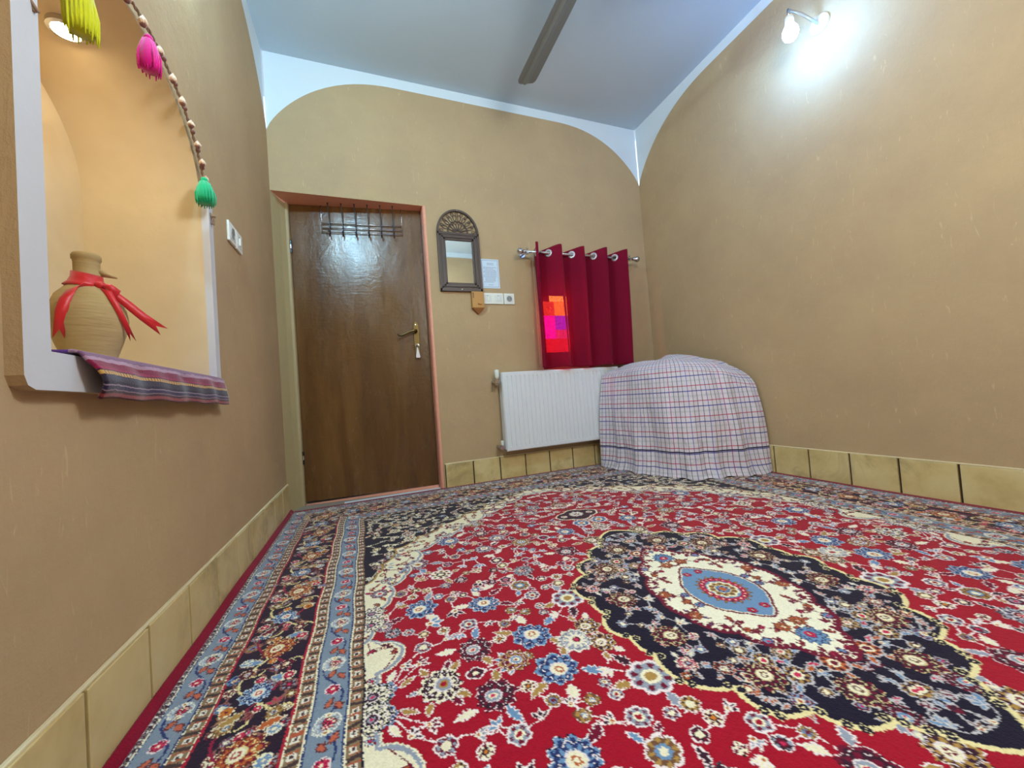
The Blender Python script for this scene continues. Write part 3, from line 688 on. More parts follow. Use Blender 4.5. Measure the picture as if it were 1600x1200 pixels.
b = MB(); rows = []; uvs = {}
nk, nv = 90, 34
for i in range(nk + 1):
    s = i / nk; row = []
    wv = .0025 * math.sin(s * 19) + .002 * math.sin(s * 41 + 1)
    ytop, ybot = lerp(-1.762, NY1 + .012, s), lerp(-1.735, -1.060, s)
    for j in range(nv + 1):
        t = j / nv
        if t < .38: # on the sill
            q = t / .38; x = lerp(-.07, .017, q); z = NZ0 + .006 + .001 * math.sin(s * 30 + q * 5); y = ytop
        elif t < .46:
            q = (t - .38) / .08; a = q * math.pi / 2; x = .017 + .014 * math.sin(a); z = NZ0 - .008 + .014 * math.cos(a); y = ytop
        else:
            q = (t - .46) / .54; x = .031 + .004 * math.sin(q * 3) + wv + (.012 * math.sin(q * math.pi) * math.exp(-s * 6)); zend = lerp(.648, .640, s) + (.0022 * math.sin(s * 25)); z = lerp(NZ0 - .008, zend, q)
            y = lerp(ytop, ybot, q ** 1.2)
        row.append((x, y, z))
    rows.append(row)
b.grid(rows); me_uv = []
kil = b.build('kilim_runner', KIL, smooth=True)
uvl = kil.data.uv_layers.new(name='UVMap')
# uv from the vertex order (grid kept its order: no doubles inside)
vi = np.empty(len(kil.data.loops), dtype=np.int32); kil.data.loops.foreach_get('vertex_index', vi)
uvarr = np.empty((len(vi), 2), dtype=np.float32); uvarr[:, 0] = (vi // (nv + 1)) / nk; uvarr[:, 1] = (vi % (nv + 1)) / nv
uvl.data.foreach_set('uv', uvarr.ravel())
sm_ = kil.modifiers.new('s', 'SOLIDIFY'); sm_.thickness = .005; sm_.offset = 1
tag(kil, 'striped purple, crimson and yellow woven cloth draped over the niche sill', 'cloth')

# garland of tassels along the niche arch
gar = empty('tassel_garland', (.025, -1.46, 1.57))
CORD = cloth_mat('brown_cord', (150, 122, 100), .9, .3, 400, .4); CREAM = cloth_mat('cream_wool', (226, 196, 168), .95, .4, 500, .5); MAUV = cloth_mat('brown_wool', (122, 76, 66), .95, .4, 500, .5)
def arc_pt(t, off=0):   # t 0..1 from the right springing over the arch to the left
    y = (NY0 + NY1) / 2 + ((NY1 - NY0) / 2 + .012 + off) * math.cos(math.pi * t)
    z = NZS + (NRISE + .006 + off) * math.sin(math.pi * t) ** .95
    return Vector((.012, y, z))
pts = [Vector((.026, -1.098, 1.235)), Vector((.026, -1.098, 1.262))] + [arc_pt(k / 60) for k in range(61)] + [Vector((.026, NY0 - .01, 1.24))]
b = MB(); L_ = len(pts)
for ph in (0, math.pi):
    fine_ = []
    for i in range((L_ - 1) * 8):
        q = i / 8; k = int(q); p = pts[k].lerp(pts[k + 1], q - k); a = q * 3.2 + ph
        fine_.append(p + Vector((.0022 * math.cos(a), .0022 * math.sin(a) * .6, .0022 * math.sin(a))))
    b.tube(fine_, .0024, 5)
cord = b.build('cord', CORD, smooth=True)
def tassel(p, L, wd, m_, nm, knob=True):
    g = MB(); n = 22
    g.ball((p[0], p[1], p[2] - .004), wd * .42, 10)
    g.lathe([(wd * .3, -.004), (wd * .45, -.010), (wd * .85, -L * .4), (wd * .95, -L * .75), (wd * .85, -L * .93)], p, 16)
    for k in range(n):
        a = 2 * math.pi * k / n; j = random.uniform(.8, 1.08); e = random.uniform(.92, 1.06)
        pr = []
        for q in (.05, .3, .6, .85, 1.0):
            rr_ = wd * (.42 + .62 * min(1, q * 1.5)) * j * (1 - .12 * max(0, q - .6) / .4); pr.append((p[0] + rr_ * math.cos(a), p[1] + rr_ * math.sin(a), p[2] - .006 - L * q * e + .006 * q))
        g.tube(pr, [.0014, .0018, .0022, .002, .0010], 5)
    return g.build(nm, m_, smooth=True)
tl_ = []
YEL = cloth_mat('yellow_wool', (206, 210, 20), .9, .4, 500, .4); MAG = cloth_mat('magenta_wool', (222, 8, 140), .9, .4, 500, .4); GRN = cloth_mat('green_wool', (10, 178, 118), .9, .4, 500, .4)
MAU = cloth_mat('mauve_wool', (120, 80, 84), .9, .4, 500, .4)
tl_.append(tag(tassel((.030, -1.166, 1.350), .082, .026, GRN, 'tassel'), 'green tassel'))
tl_.append(tag(tassel((.030, -1.483, 1.520), .088, .022, MAG, 'tassel'), 'magenta tassel'))
tl_.append(tag(tassel((.032, -1.731, 1.415), .125, .021, YEL, 'tassel'), 'yellow tassel'))
for i, t in enumerate((.115, .165, .215, .27, .33, .385, .45, .52, .58, .66, .72, .80, .88)):
    p = arc_pt(t); L = .020 if t < .3 else .024
    o = tassel((p.x + .009, p.y, p.z - .006), L, .0075, CREAM, 'small_tassel'); tl_.append(o)
    o = MB().ball((p.x + .009, p.y, p.z - .008 - L), .0062, 10, (1, 1, .75)).build('bead', MAUV, smooth=True); tl_.append(o)
for t in (.14, .19, .24, .30, .36, .42):
    p = arc_pt(t); tl_.append(MB().ball((p.x + .006, p.y - .001, p.z - .010), .0052, 10, (1, 1, 1.3)).build('bead', MAUV, smooth=True))
tl_.append(MB().ball((.030, -1.098, 1.262), .0065, 10, (1, 1, .7)).tube([(.030, -1.100, 1.26), (.030, -1.094, 1.245), (.030, -1.101, 1.232)], .002).build('cord_end', CORD, smooth=True))
kids(gar, cord, *tl_); tag(gar, 'brown cord garland with yellow, magenta and green tassels around the niche arch', 'garland')

# ------------------------------------------------------------------ checked sheet over the heap in the corner
SH = mat('checked_cotton', (214, 204, 206), .85, spec=.2); P(SH).inputs['Sheen Weight'].default_value = .25
uvn = N(SH, 'ShaderNodeUVMap'); sx = N(SH, 'ShaderNodeSeparateXYZ'); LK(SH, uvn.outputs[0], sx.inputs[0]); U, V = sx.outputs[0], sx.outputs[1]
def lines(c, per_, off, wd):
    q = math_n(SH, 'FRACT', math_n(SH, 'ADD', math_n(SH, 'DIVIDE', c, per_), off)); return math_n(SH, 'LESS_THAN', q, wd / per_)
col = (222, 214, 222)
c = mixc(SH, ramp(SH, noise(SH, 3, 3, .5), [(.4, (0, 0, 0)), (.6, (90, 90, 90))]), col, (208, 198, 210))
for cc, pr_, of_, wd, cl, op in ((V, .095, .15, .0058, (190, 40, 70), .8), (V, .095, .50, .0062, (44, 54, 156), .85), (V, .095, .83, .010, (150, 170, 160), .30),
                                 (U, .12, .05, .0046, (46, 40, 84), .8), (U, .12, .30, .004, (40, 38, 60), .75), (U, .12, .55, .0046, (60, 72, 160), .8), (U, .12, .80, .004, (46, 44, 66), .75), (U, .36, .18, .004, (200, 50, 76), .6)):
    c = mixc(SH, math_n(SH, 'MULTIPLY', lines(cc, pr_, of_, wd), op), c, cl)
# darker band near the hem
hb = math_n(SH, 'MULTIPLY', math_n(SH, 'GREATER_THAN', V, .150), math_n(SH, 'LESS_THAN', V, .158)); c = mixc(SH, hb, c, (44, 38, 74))
LK(SH, c, P(SH).inputs['Base Color'])
b1_ = bump(SH, noise(SH, 9, 5, .6, (1, 1, .6), 1.6), .8, .03); bump(SH, noise(SH, 400, 2, .5), .15, .001, b1_)
# footprint, walked from the radiator side round the front corner to the right wall
foot = [(2.085, -.118), (2.117, -.17), (2.135, -.35), (2.175, -.55), (2.225, -.72), (2.262, -.790), (2.33, -.835), (2.45, -.88), (2.60, -.925), (2.70, -.950), (2.748, -.955)]
def pathpt(path, s):
    L = [0]
    for a, c_ in zip(path[:-1], path[1:]): L.append(L[-1] + math.dist(a, c_))
    d_ = s * L[-1]
    for i in range(len(path) - 1):
        if d_ <= L[i + 1] + 1e-9:
            q = (d_ - L[i]) / (L[i + 1] - L[i]); return Vector((lerp(path[i][0], path[i + 1][0], q), lerp(path[i][1], path[i + 1][1], q)))
    return Vector(path[-1])
topp = [(2.15, -.118), (2.155, -.17), (2.175, -.35), (2.205, -.53), (2.26, -.68), (2.34, -.745), (2.44, -.79), (2.54, -.83), (2.62, -.86), (2.69, -.89), (2.748, -.905)]
PL = sum(math.dist(a, c_) for a, c_ in zip(foot[:-1], foot[1:]))
nu, nv2 = 200, 130; rows = []; apex = Vector((2.62, -.30)); uvl_ = []
rs = np.random.default_rng(3)
def sm(a): a = min(max(a, 0), 1); return a * a * (3 - 2 * a)
for j in range(nv2 + 1):
    t = j / nv2; row = []
    for i in range(nu + 1):
        s = i / nu; f_ = pathpt(foot, s); tt = pathpt(topp, s)
        hw = lerp(.66, .60, sm((s - .55) / .35)); hw = lerp(hw, .50, sm((s - .8) / .2))           # height where the side turns over
        if t < .72:
            q = t / .72; z = hw * q; k = .25 * q + .75 * q ** 3.2; p = f_.lerp(tt, k)
            vv_ = z
        else:
            q = (t - .72) / .28; a = q * math.pi / 2
            ztop = lerp(.760, .782, sm(s / .45)); ztop = lerp(ztop, .755, sm((s - .7) / .3)); rise = ztop - hw
            z = hw + rise * math.sin(a); p = tt.lerp(apex, (1 - math.cos(a)) ** 1.0 * .95); vv_ = hw + q * (rise + .35)
            if q > .5: z += .012 * math.sin((q - .5) * 9 + s * 7)
        # drape folds, widest at the hem
        amp = .013 * (1 - min(z / .6, 1)) + .007
        out_ = (f_ - apex).normalized()
        fold = math.sin(s * 46 + 1.2 * math.sin(s * 9)) * .6 + math.sin(s * 91 + z * 4) * .25 + .5 * math.sin(s * 23 + z * 9)
        edge = 1 - .9 * max(sm((s - .93) / .07), sm((.06 - s) / .06))
        off_ = amp * fold * edge
        flare = .030 * math.exp(-z / .05) * edge
        p = p + out_ * (off_ + flare)
        x_, y_ = min(p.x, W - .016), min(p.y, -.02)
        row.append((x_, y_, .016 + z + (.004 * math.sin(s * 60) if j == 0 else 0))); uvl_.append((s * PL * 1.05, vv_))
    rows.append(row)
b = MB(); b.grid(rows); sheet = b.build('checked_sheet', SH, smooth=True)
vi = np.empty(len(sheet.data.loops), dtype=np.int32); sheet.data.loops.foreach_get('vertex_index', vi)
ul = sheet.data.uv_layers.new(name='UVMap'); ul.data.foreach_set('uv', np.array(uvl_, dtype=np.float32)[vi].ravel())
sm_ = sheet.modifiers.new('s', 'SOLIDIFY'); sm_.thickness = .002
tag(sheet, 'red and blue checked white sheet draped over a heap in the corner', 'sheet')

# ------------------------------------------------------------------ carpet
# The design is drawn for one quarter (dx, dy from the centre) and mirrored, as on the real carpet
RES = .0018; QX, QY = 1.365, 1.785
nxr, nyr = int(QX / RES) + 2, int(QY / RES) + 2
gx = (np.arange(nxr) * RES).astype(np.float32); gy = (np.arange(nyr) * RES).astype(np.float32)
img = np.zeros((nyr, nxr, 3), np.float32)
def L3(c): return np.array(lin(c)[:3], np.float32)
RED, NAVY, PLUM, CRM, WHT = L3((164, 3, 36)), L3((20, 14, 40)), L3((58, 22, 42)), L3((240, 230, 196)), L3((240, 224, 220))
LBL, GBL, TAN_, BRW, RUST = L3((110, 146, 182)), L3((150, 156, 170)), L3((176, 136, 70)), L3((116, 78, 52)), L3((190, 94, 44))
MAR, PINK, ORG, DBL = L3((112, 6, 44)), L3((206, 40, 84)), L3((206, 122, 40)), L3((38, 52, 104))
def win(cx, cy, r_):
    x0, x1 = max(0, int((cx - r_) / RES)), min(nxr, int((cx + r_) / RES) + 2); y0, y1 = max(0, int((cy - r_) / RES)), min(nyr, int((cy + r_) / RES) + 2)
    if x1 <= x0 or y1 <= y0: return None
    return slice(y0, y1), slice(x0, x1), gx[None, x0:x1] - cx, gy[y0:y1, None] - cy
def polar(cx, cy, r_, rot):
    w_ = win(cx, cy, r_ * 1.3)
    if w_ is None: return None
    sy_, sx_, X, Y = w_; return sy_, sx_, np.sqrt(X * X + Y * Y) / r_, np.arctan2(Y, X) - rot
def put(sy_, sx_, mask, col_):
    img[sy_, sx_][mask] = col_
def rosette(cx, cy, r_, n=8, rot=0, cols=(CRM, LBL, MAR, CRM), line=WHT):
    q = polar(cx, cy, r_, rot)
    if q is None: return
    sy_, sx_, R_, A = q; pet = .82 + .18 * np.abs(np.cos(n * A / 2)) ** .7
    put(sy_, sx_, R_ < pet, line); put(sy_, sx_, R_ < pet - .16, cols[0])
    tip = np.abs(np.cos(n * A / 2)) > .75
    put(sy_, sx_, (R_ < pet - .22) & (R_ > .5) & tip, cols[1])
    put(sy_, sx_, R_ < .42, cols[2]); put(sy_, sx_, R_ < .24, cols[3])
def palmette(cx, cy, r_, rot, cols=(CRM, MAR, LBL, TAN_, RED), n=9, line=WHT):
    """pointed petals fanning out, nested cup inside"""
    q = polar(cx, cy, r_, rot)
    if q is None: return
    sy_, sx_, R_, A = q; A = (A + np.pi) % (2 * np.pi) - np.pi
    R_ = R_ / (.56 + .44 * (1 - np.abs(A) / np.pi) ** .9)            # longer petals towards the tip
    def ring(n_, L_, wmul, c1, c2, off=0.0):
        k_ = np.round(A * n_ / (2 * np.pi) + off) - off; ph = A - k_ * 2 * np.pi / n_
        u_ = np.clip(R_ * np.cos(ph) / L_, 0, 1.2); v_ = np.abs(R_ * np.sin(ph))
        h_ = np.where(u_ < 1, np.sin(np.pi * np.clip(u_, 0, 1) ** 1.1) ** .8, 0) * L_ * np.pi / n_ * wmul
        lw = max(.030, .0021 / r_)
        put(sy_, sx_, (v_ < h_ + lw * .7) & (u_ < 1 + lw), DARK_); put(sy_, sx_, (v_ < h_), line); put(sy_, sx_, (v_ < h_ - lw), c1)
        put(sy_, sx_, (v_ < (h_ - lw) * .45) & (u_ > .45) & (u_ < .82), c2)
    DARK_ = cols[1] * .25
    ring(n, 1.0, 1.0, cols[0], cols[1]); 
    if r_ > .024: ring(n, .78, .95, cols[1], cols[0], .5)
    p2 = .40; put(sy_, sx_, R_ < p2, line * .95); put(sy_, sx_, R_ < p2 - .07, cols[2])
    X, Y = R_ * np.cos(A), R_ * np.sin(A)
    put(sy_, sx_, (X / .22) ** 2 + (Y / .17) ** 2 < 1, cols[3]); put(sy_, sx_, ((X - .03) / .12) ** 2 + (Y / .09) ** 2 < 1, cols[4])
def leaf_(cx, cy, L, wd, rot, c1, line=WHT, serr=0, c2=None):
    w_ = win(cx, cy, L)
    if w_ is None: return
    sy_, sx_, X, Y = w_; u = (X * math.cos(rot) + Y * math.sin(rot)) / L; v_ = (-X * math.sin(rot) + Y * math.cos(rot)) / L
    v_ = v_ - .25 * (u - .5) ** 2 * (1 if serr % 2 else -1)
    k = wd / L; u_ = np.clip(u, 0, 1); e = k * np.sin(np.pi * u_ ** .8) * (1 + (.22 * np.sin(u_ * 30) if serr else 0)); ins = (u > 0) & (u < 1)
    o_ = .003 / L
    put(sy_, sx_, ins & (np.abs(v_) < e), line); put(sy_, sx_, ins & (np.abs(v_) < e - o_), c1)
    if c2 is not None: put(sy_, sx_, ins & (np.abs(v_) < (e - o_) * .45), c2)
def stroke(pts_, wd, col_):
    for (x0, y0), (x1, y1) in zip(pts_[:-1], pts_[1:]):
        d_ = math.hypot(x1 - x0, y1 - y0); w_ = win((x0 + x1) / 2, (y0 + y1) / 2, d_ / 2 + wd)
        if w_ is None or d_ < 1e-6: continue
        sy_, sx_, X, Y = w_; ux, uy = (x1 - x0) / d_, (y1 - y0) / d_
        a = np.clip(X * ux + Y * uy, -d_ / 2, d_ / 2); put(sy_, sx_, (X - a * ux) ** 2 + (Y - a * uy) ** 2 < (wd / 2) ** 2, col_)
def fillpoly(pts_, col_, ox=0, oy=0):
    p = np.array(pts_, np.float32); x0, x1, y0, y1 = p[:, 0].min(), p[:, 0].max(), p[:, 1].min(), p[:, 1].max()
    a0, a1 = max(0, int(x0 / RES)), min(nxr, int(x1 / RES) + 2); b0, b1 = max(0, int(y0 / RES)), min(nyr, int(y1 / RES) + 2)
    X, Y = np.meshgrid(gx[a0:a1], gy[b0:b1]); ins = np.zeros(X.shape, bool)
    for i in range(len(p)):
        (xa, ya), (xb, yb) = p[i], p[(i + 1) % len(p)]
        if ya == yb: continue
        ins ^= ((ya > Y) != (yb > Y)) & (X < (xb - xa) * (Y - ya) / (yb - ya) + xa)
    if col_ is not None: img[b0:b1, a0:a1][ins] = col_
    return slice(b0, b1), slice(a0, a1), ins
def scallop(cps, out_, n=10, ctr=(0, 0)):
    """polyline through cusps, bulging away from ctr between them"""
    r_ = []
    for (x0, y0), (x1, y1) in zip(cps[:-1], cps[1:]):
        d_ = math.hypot(x1 - x0, y1 - y0); nx_, ny_ = (y1 - y0) / d_, -(x1 - x0) / d_
        if (nx_ * ((x0 + x1) / 2 - ctr[0]) + ny_ * ((y0 + y1) / 2 - ctr[1])) < 0: nx_, ny_ = -nx_, -ny_
        for k in range(n):
            q = k / n; h_ = out_ * d_ * math.sin(math.pi * q) ** .7; r_.append((x0 + (x1 - x0) * q + nx_ * h_, y0 + (y1 - y0) * q + ny_ * h_))
    r_.append(cps[-1]); return r_
def sprout(x, y, a, L, col_=WHT, wd=.0032, curl=1.0):
    p = [(x, y)]
    for k in range(8):
        a += curl * .22; x += L / 8 * math.cos(a); y += L / 8 * math.sin(a); p.append((x, y))
    stroke(p, wd, col_); return p[-1], a
FL = [(MAR, PLUM, GBL, CRM, PINK), (PLUM, MAR, CRM, PINK, CRM), (GBL, MAR, CRM, TAN_, RED), (CRM, MAR, PLUM, CRM, ORG), (TAN_, PLUM, CRM, MAR, CRM), (LBL, DBL, CRM, RUST, CRM), (PLUM, GBL, MAR, CRM, PINK), (BRW, TAN_, LBL, CRM, MAR), (MAR, GBL, CRM, MAR, CRM)]
def scatter(inside, count, rmin, spacing, seed, bigp=.3, vine=WHT, fl=FL, field=RED, small=(.014, .026), big=(.040, .062), lf=(LBL, TAN_, MAR, PLUM, CRM, GBL)):
    rr_ = np.random.default_rng(seed); pts_ = []
    tries = 0
    while len(pts_) < count and tries < count * 60:
        tries += 1; x, y = rr_.uniform(-.01, QX), rr_.uniform(-.01, QY)
        if not inside(x, y): continue
        R_ = rr_.uniform(*big) if rr_.random() < bigp else rr_.uniform(*small)
        if all((x - a) ** 2 + (y - b_) ** 2 > (R_ + c_) ** 2 * spacing for a, b_, c_ in pts_): pts_.append((x, y, R_))
    for i, (x, y, R_) in enumerate(pts_):      # vines first
        nb = sorted(pts_, key=lambda p_: (p_[0] - x) ** 2 + (p_[1] - y) ** 2)[1:2 + (i % 3 == 0)]
        for a, b_, c_ in nb:
            mx_, my_ = (x + a) / 2 + rr_.uniform(-.02, .02), (y + b_) / 2 + rr_.uniform(-.02, .02)
            if math.hypot(a - x, b_ - y) < .16: stroke([((1 - q) ** 2 * x + 2 * q * (1 - q) * mx_ + q * q * a, (1 - q) ** 2 * y + 2 * q * (1 - q) * my_ + q * q * b_) for q in [k / 8 for k in range(9)]], .003, vine)
    for x, y, R_ in pts_:
        rot = rr_.uniform(-3.1, 3.1); f_ = fl[rr_.integers(len(fl))]
        if R_ > small[1] * 1.15:
            for k in range(4):
                a = rot + 1.2 + k * 1.3 + rr_.uniform(-.3, .3); leaf_(x + R_ * .7 * math.cos(a), y + R_ * .7 * math.sin(a), R_ * rr_.uniform(.7, 1.1), R_ * .2, a + rr_.uniform(-.4, .4), lf[rr_.integers(len(lf))], vine, 1)
            if rr_.random() < .72: palmette(x, y, R_, rot, f_, int(rr_.integers(7, 12)), vine)
            else:
                rosette(x, y, R_ * .8, 8, rot, (f_[0], f_[1], f_[2], f_[3]), vine)
        else:
            t_ = rr_.random()
            if t_ < .35: rosette(x, y, R_, int(rr_.integers(5, 8)), rot, (f_[0], f_[1], f_[2], f_[4]), vine)
            elif t_ < .6: palmette(x, y, R_ * 1.1, rot, f_, 5, vine)
            else:
                c1_ = lf[rr_.integers(len(lf))]
                for k in (-.8, 0, .8): leaf_(x, y, R_ * 1.5, R_ * .34, rot + k, c1_, vine, 0, None)
                if rr_.random() < .5: rosette(x, y, R_ * .45, 5, rot, (CRM, CRM, RUST, RUST), vine)
    return pts_
# --- regions
FX, FY = .938, 1.353
img[:] = NAVY
rects = lambda x0, x1, y0, y1: (slice(max(0, int(y0 / RES)), int(y1 / RES)), slice(max(0, int(x0 / RES)), int(x1 / RES)))
img[rects(0, FX, 0, FY)] = RED
# cream spandrels with a navy heart in the corner
bound = [(FX, .03), (.915, .097), (.855, .150), (.862, .185), (.900, .205), (FX - .003, .225), (.925, .300), (.905, .375), (.868, .430), (.862, .505), (.812, .560), (.797, .640), (.752, .690), (.748, .765), (.680, .800), (.640, .860), (.565, .880), (.520, .950), (.440, .985), (.385, 1.060), (.300, 1.095), (.235, 1.175), (.150, 1.200), (.100, 1.265), (0, 1.290)]
sc = scallop(bound, -.16, 8, (0, 0))
fillpoly(sc + [(0, FY), (FX, FY)], CRM)
inner = [(FX, .56), (.905, .62), (.885, .70), (.840, .755), (.830, .835), (.765, .865), (.725, .935), (.650, .955), (.605, 1.03), (.525, 1.05), (.475, 1.12), (.390, 1.145), (.330, 1.215), (.240, 1.235), (.180, 1.300), (.10, 1.315), (.05, FY)]
sc2 = scallop(inner, -.15, 8, (0, 0)); s_, t_, ins_sp = fillpoly(sc2 + [(FX, FY)], NAVY)
def in_poly(poly):
    P_ = np.array(poly)
    def f_(x, y):
        c_ = False; n = len(P_)
        for i in range(n):
            xa, ya = P_[i]; xb, yb = P_[(i + 1) % n]
            if (ya > y) != (yb > y) and x < (xb - xa) * (y - ya) / (yb - ya) + xa: c_ = not c_
        return c_
    return f_
cps = [(.385, -.01), (.352, .050), (.345, .125), (.352, .215), (.280, .262), (.272, .330), (.205, .352), (.180, .405), (.112, .425), (.082, .468), (-.005, .540)]
med = scallop(cps, .13, 10)
innerm = [(.192, -.01), (.178, .045), (.172, .105), (.128, .150), (.118, .205), (.070, .238), (.045, .285), (-.005, .318)]
medi = scallop(innerm, .12, 8)
bluem = [(.098, -.01), (.092, .045), (.066, .085), (.040, .110), (-.005, .150)]; blm = scallop(bluem, .10, 6)
f_field = in_poly([(0, -1), (FX + .0, -1)] + [(FX, 0.0)] + sc + [(0, 1.29)]); f_med = in_poly([(-1, -1), (.385, -1)] + med + [(-1, .54)])
f_medi = in_poly([(-1, -1), (.192, -1)] + medi + [(-1, .318)]); f_bl = in_poly([(-1, -1), (.098, -1)] + blm + [(-1, .15)])
def dist_edge(x, y, poly): return min((x - a) ** 2 + (y - b_) ** 2 for a, b_ in poly) ** .5
# scattered flowers in the red field
scatter(lambda x, y: x < FX - .02 and f_field(x, y) and not f_med(x, y) and dist_edge(x, y, sc) > .022 and dist_edge(x, y, med) > .03, 290, .02, .98, 5, .42)
# cream band of the spandrels
f_sp = in_poly(sc2 + [(FX, FY)])
scatter(lambda x, y: x < FX - .01 and y < FY - .01 and not f_field(x, y) and not f_sp(x, y), 85, .02, .95, 8, .25, MAR, field=CRM, small=(.010, .018), big=(.026, .040), lf=(MAR, TAN_, PINK, LBL, PLUM, RUST), fl=[(GBL, MAR, CRM, PINK, MAR), (PLUM, PINK, CRM, MAR, CRM), (LBL, CRM, MAR, CRM, PINK), (TAN_, MAR, CRM, PINK, CRM)])
scatter(lambda x, y: x < FX - .01 and y < FY - .01 and f_sp(x, y), 110, .02, .85, 9, .4, CRM, field=NAVY, small=(.012, .02), big=(.028, .048), lf=(RUST, TAN_, LBL, PINK, CRM, GBL))
stroke(sc, .011, GBL); stroke([(a * 1.0 - .004, b_ - .004) for a, b_ in sc], .004, CRM); stroke(sc2, .008, TAN_)
# dark serrated plumes along the field edge between the cream lobes
for yy in (.30, .36, .03, -.02): palmette(FX - .012, yy, .045, math.pi, (NAVY, CRM, PLUM, GBL, PINK), 11)
# medallion
fillpoly([(-.01, -.01), (.385, -.01)] + med, NAVY)
scatter(lambda x, y: f_med(x, y) and not f_medi(x, y) and dist_edge(x, y, med) > .018 and dist_edge(x, y, medi) > .012, 120, .02, .80, 21, .5, L3((196, 190, 190)), field=NAVY, small=(.010, .018), big=(.026, .042), lf=(RUST, BRW, LBL, PINK, CRM, RUST, MAR, LBL), fl=[(MAR, PLUM, LBL, CRM, PINK), (LBL, MAR, CRM, RUST, CRM), (PLUM, TAN_, CRM, PINK, CRM), (RUST, PLUM, CRM, MAR, CRM), (CRM, PINK, MAR, LBL, CRM)])
for x, y, a in ((.265, .09, 0), (.20, .26, .9), (.085, .36, 1.3)): palmette(x, y, .050, a, (MAR, PLUM, CRM, BRW, CRM), 11, L3((220, 205, 150)))
stroke(med, .010, L3((236, 220, 160)))
for a, b_ in cps[1:-1]:
    for k in (-.009, .009): 
        rosette(a + k * .8, b_ - k, .0105, 6, 0, (NAVY, NAVY, NAVY, L3((236, 220, 160))), L3((236, 220, 160)))
fillpoly([(-.01, -.01), (.192, -.01)] + medi, L3((244, 238, 210)))
scatter(lambda x, y: f_medi(x, y) and not f_bl(x, y) and dist_edge(x, y, medi) > .014 and dist_edge(x, y, blm) > .010, 85, .02, .68, 33, .22, MAR, small=(.009, .015), big=(.020, .026), lf=(MAR, LBL, RUST, BRW, TAN_, L3((60, 90, 140))), fl=[(LBL, DBL, LBL, MAR, PINK), (RUST, BRW, RUST, CRM, MAR), (MAR, PINK, MAR, CRM, PINK)])
stroke(medi, .008, MAR)
for k in range(len(medi)):
    if k % 2 == 0: rosette(medi[k][0] * .97, medi[k][1] * .97, .0062, 5, 0, (MAR, MAR, MAR, MAR), MAR)
palmette(0.0, .225, .042, math.pi / 2, (LBL, LBL, PINK, RED, CRM), 13, DBL)
fillpoly([(-.01, -.01), (.098, -.01)] + blm, LBL); stroke(blm, .006, MAR); stroke([(a * .96, b_ * .96) for a, b_ in blm], .003, CRM)
for k in range(6):
    a = k * math.pi / 2 / 5; rosette(.048 * math.cos(a), .055 * math.sin(a), .010, 5, a, (PINK, RED, PINK, CRM), MAR)
    leaf_(.052 * math.cos(a + .15), .060 * math.sin(a + .15), .016, .005, a, TAN_, BRW)
rosette(0.02, .105, .013, 5, 1, (PINK, RED, MAR, CRM), MAR); rosette(0, 0, .042, 10, .3, (TAN_, BRW, TAN_, TAN_), CRM); rosette(0, 0, .022, 8, 0, (LBL, DBL, RUST, RUST), CRM)
# pendants on the long axis
pend = scallop([(.105, .80), (.085, .835), (.045, .850), (0, .875)], .10, 6, (0, .8)); pend2 = [(a, 1.60 - b_) for a, b_ in pend][::-1]
fillpoly([(-.01, .725)] + pend2 + pend + [(-.01, .875)], PLUM); palmette(0, .80, .045, math.pi / 2, (GBL, CRM, MAR, CRM, PINK), 9); rosette(.068, .80, .016, 6, 0, (CRM, MAR, MAR, CRM))
stroke(pend2 + pend, .006, CRM); palmette(0, .60, .050, math.pi / 2, (CRM, MAR, GBL, TAN_, RED), 9); palmette(0, .70, .026, math.pi / 2, (CRM, MAR, GBL, TAN_, RED), 7)
palmette(0, .98, .055, math.pi / 2, (TAN_, MAR, GBL, CRM, RED), 11); palmette(.47, 0, .055, 0, (CRM, GBL, CRM, MAR, PINK), 11); palmette(.62, 0, .045, 0, (TAN_, MAR, LBL, CRM, RED), 9); palmette(.78, .0, .06, 0, (CRM, PLUM, GBL, TAN_, RED), 11)
# --- borders: e = distance from the carpet edge, t = position along it
X, Y = np.meshgrid(gx, gy); EX, EY = QX - X, QY - .005 - Y; E = np.minimum(EX, EY); T = np.where(EX < EY, Y, X); sideX = EX < EY
def band(e0, e1, col_): img[(E >= e0) & (E < e1)] = col_
band(-1, .033, L3((138, 2, 42)))
def dots(e0, e1, base, per_, cols, dk):
    band(e0, e1, base); c_ = (e0 + e1) / 2; h_ = (e1 - e0) / 2
    q = (T / per_) % 1; ins = (E >= e0) & (E < e1)
    img[ins & (np.abs(q - .25) * per_ < h_ * .62) & (np.abs(E - c_) < h_ * .5)] = cols[0]
    img[ins & (np.abs(q - .25) * per_ < h_ * .30) & (np.abs(E - c_) < h_ * .22)] = dk
    img[ins & (np.abs(q - .75 + (E - c_) * 6) * per_ < h_ * .35)] = dk
    img[ins & ((np.abs(q - .5) * per_ < .0016) | (np.abs(q - .02) * per_ < .0016))] = cols[1]
dots(.034, .044, L3((150, 134, 130)), .018, (L3((220, 214, 205)), PLUM), L3((60, 40, 50)))
band(.044, .0465, CRM); band(.0465, .049, DBL); band(.049, .105, L3((130, 142, 156))); band(.105, .1075, DBL); band(.1075, .110, CRM)
dots(.110, .136, L3((138, 116, 84)), .034, (L3((232, 224, 206)), L3((180, 90, 60))), L3((70, 50, 50)))
band(.136, .139, CRM); band(.139, .144, L3((176, 20, 50))); band(.144, .292, L3((36, 18, 42))); band(.292, .297, L3((176, 20, 50))); band(.297, .300, CRM)
dots(.300, .326, L3((138, 116, 84)), .036, (L3((232, 224, 206)), L3((180, 90, 60))), L3((70, 50, 50)))
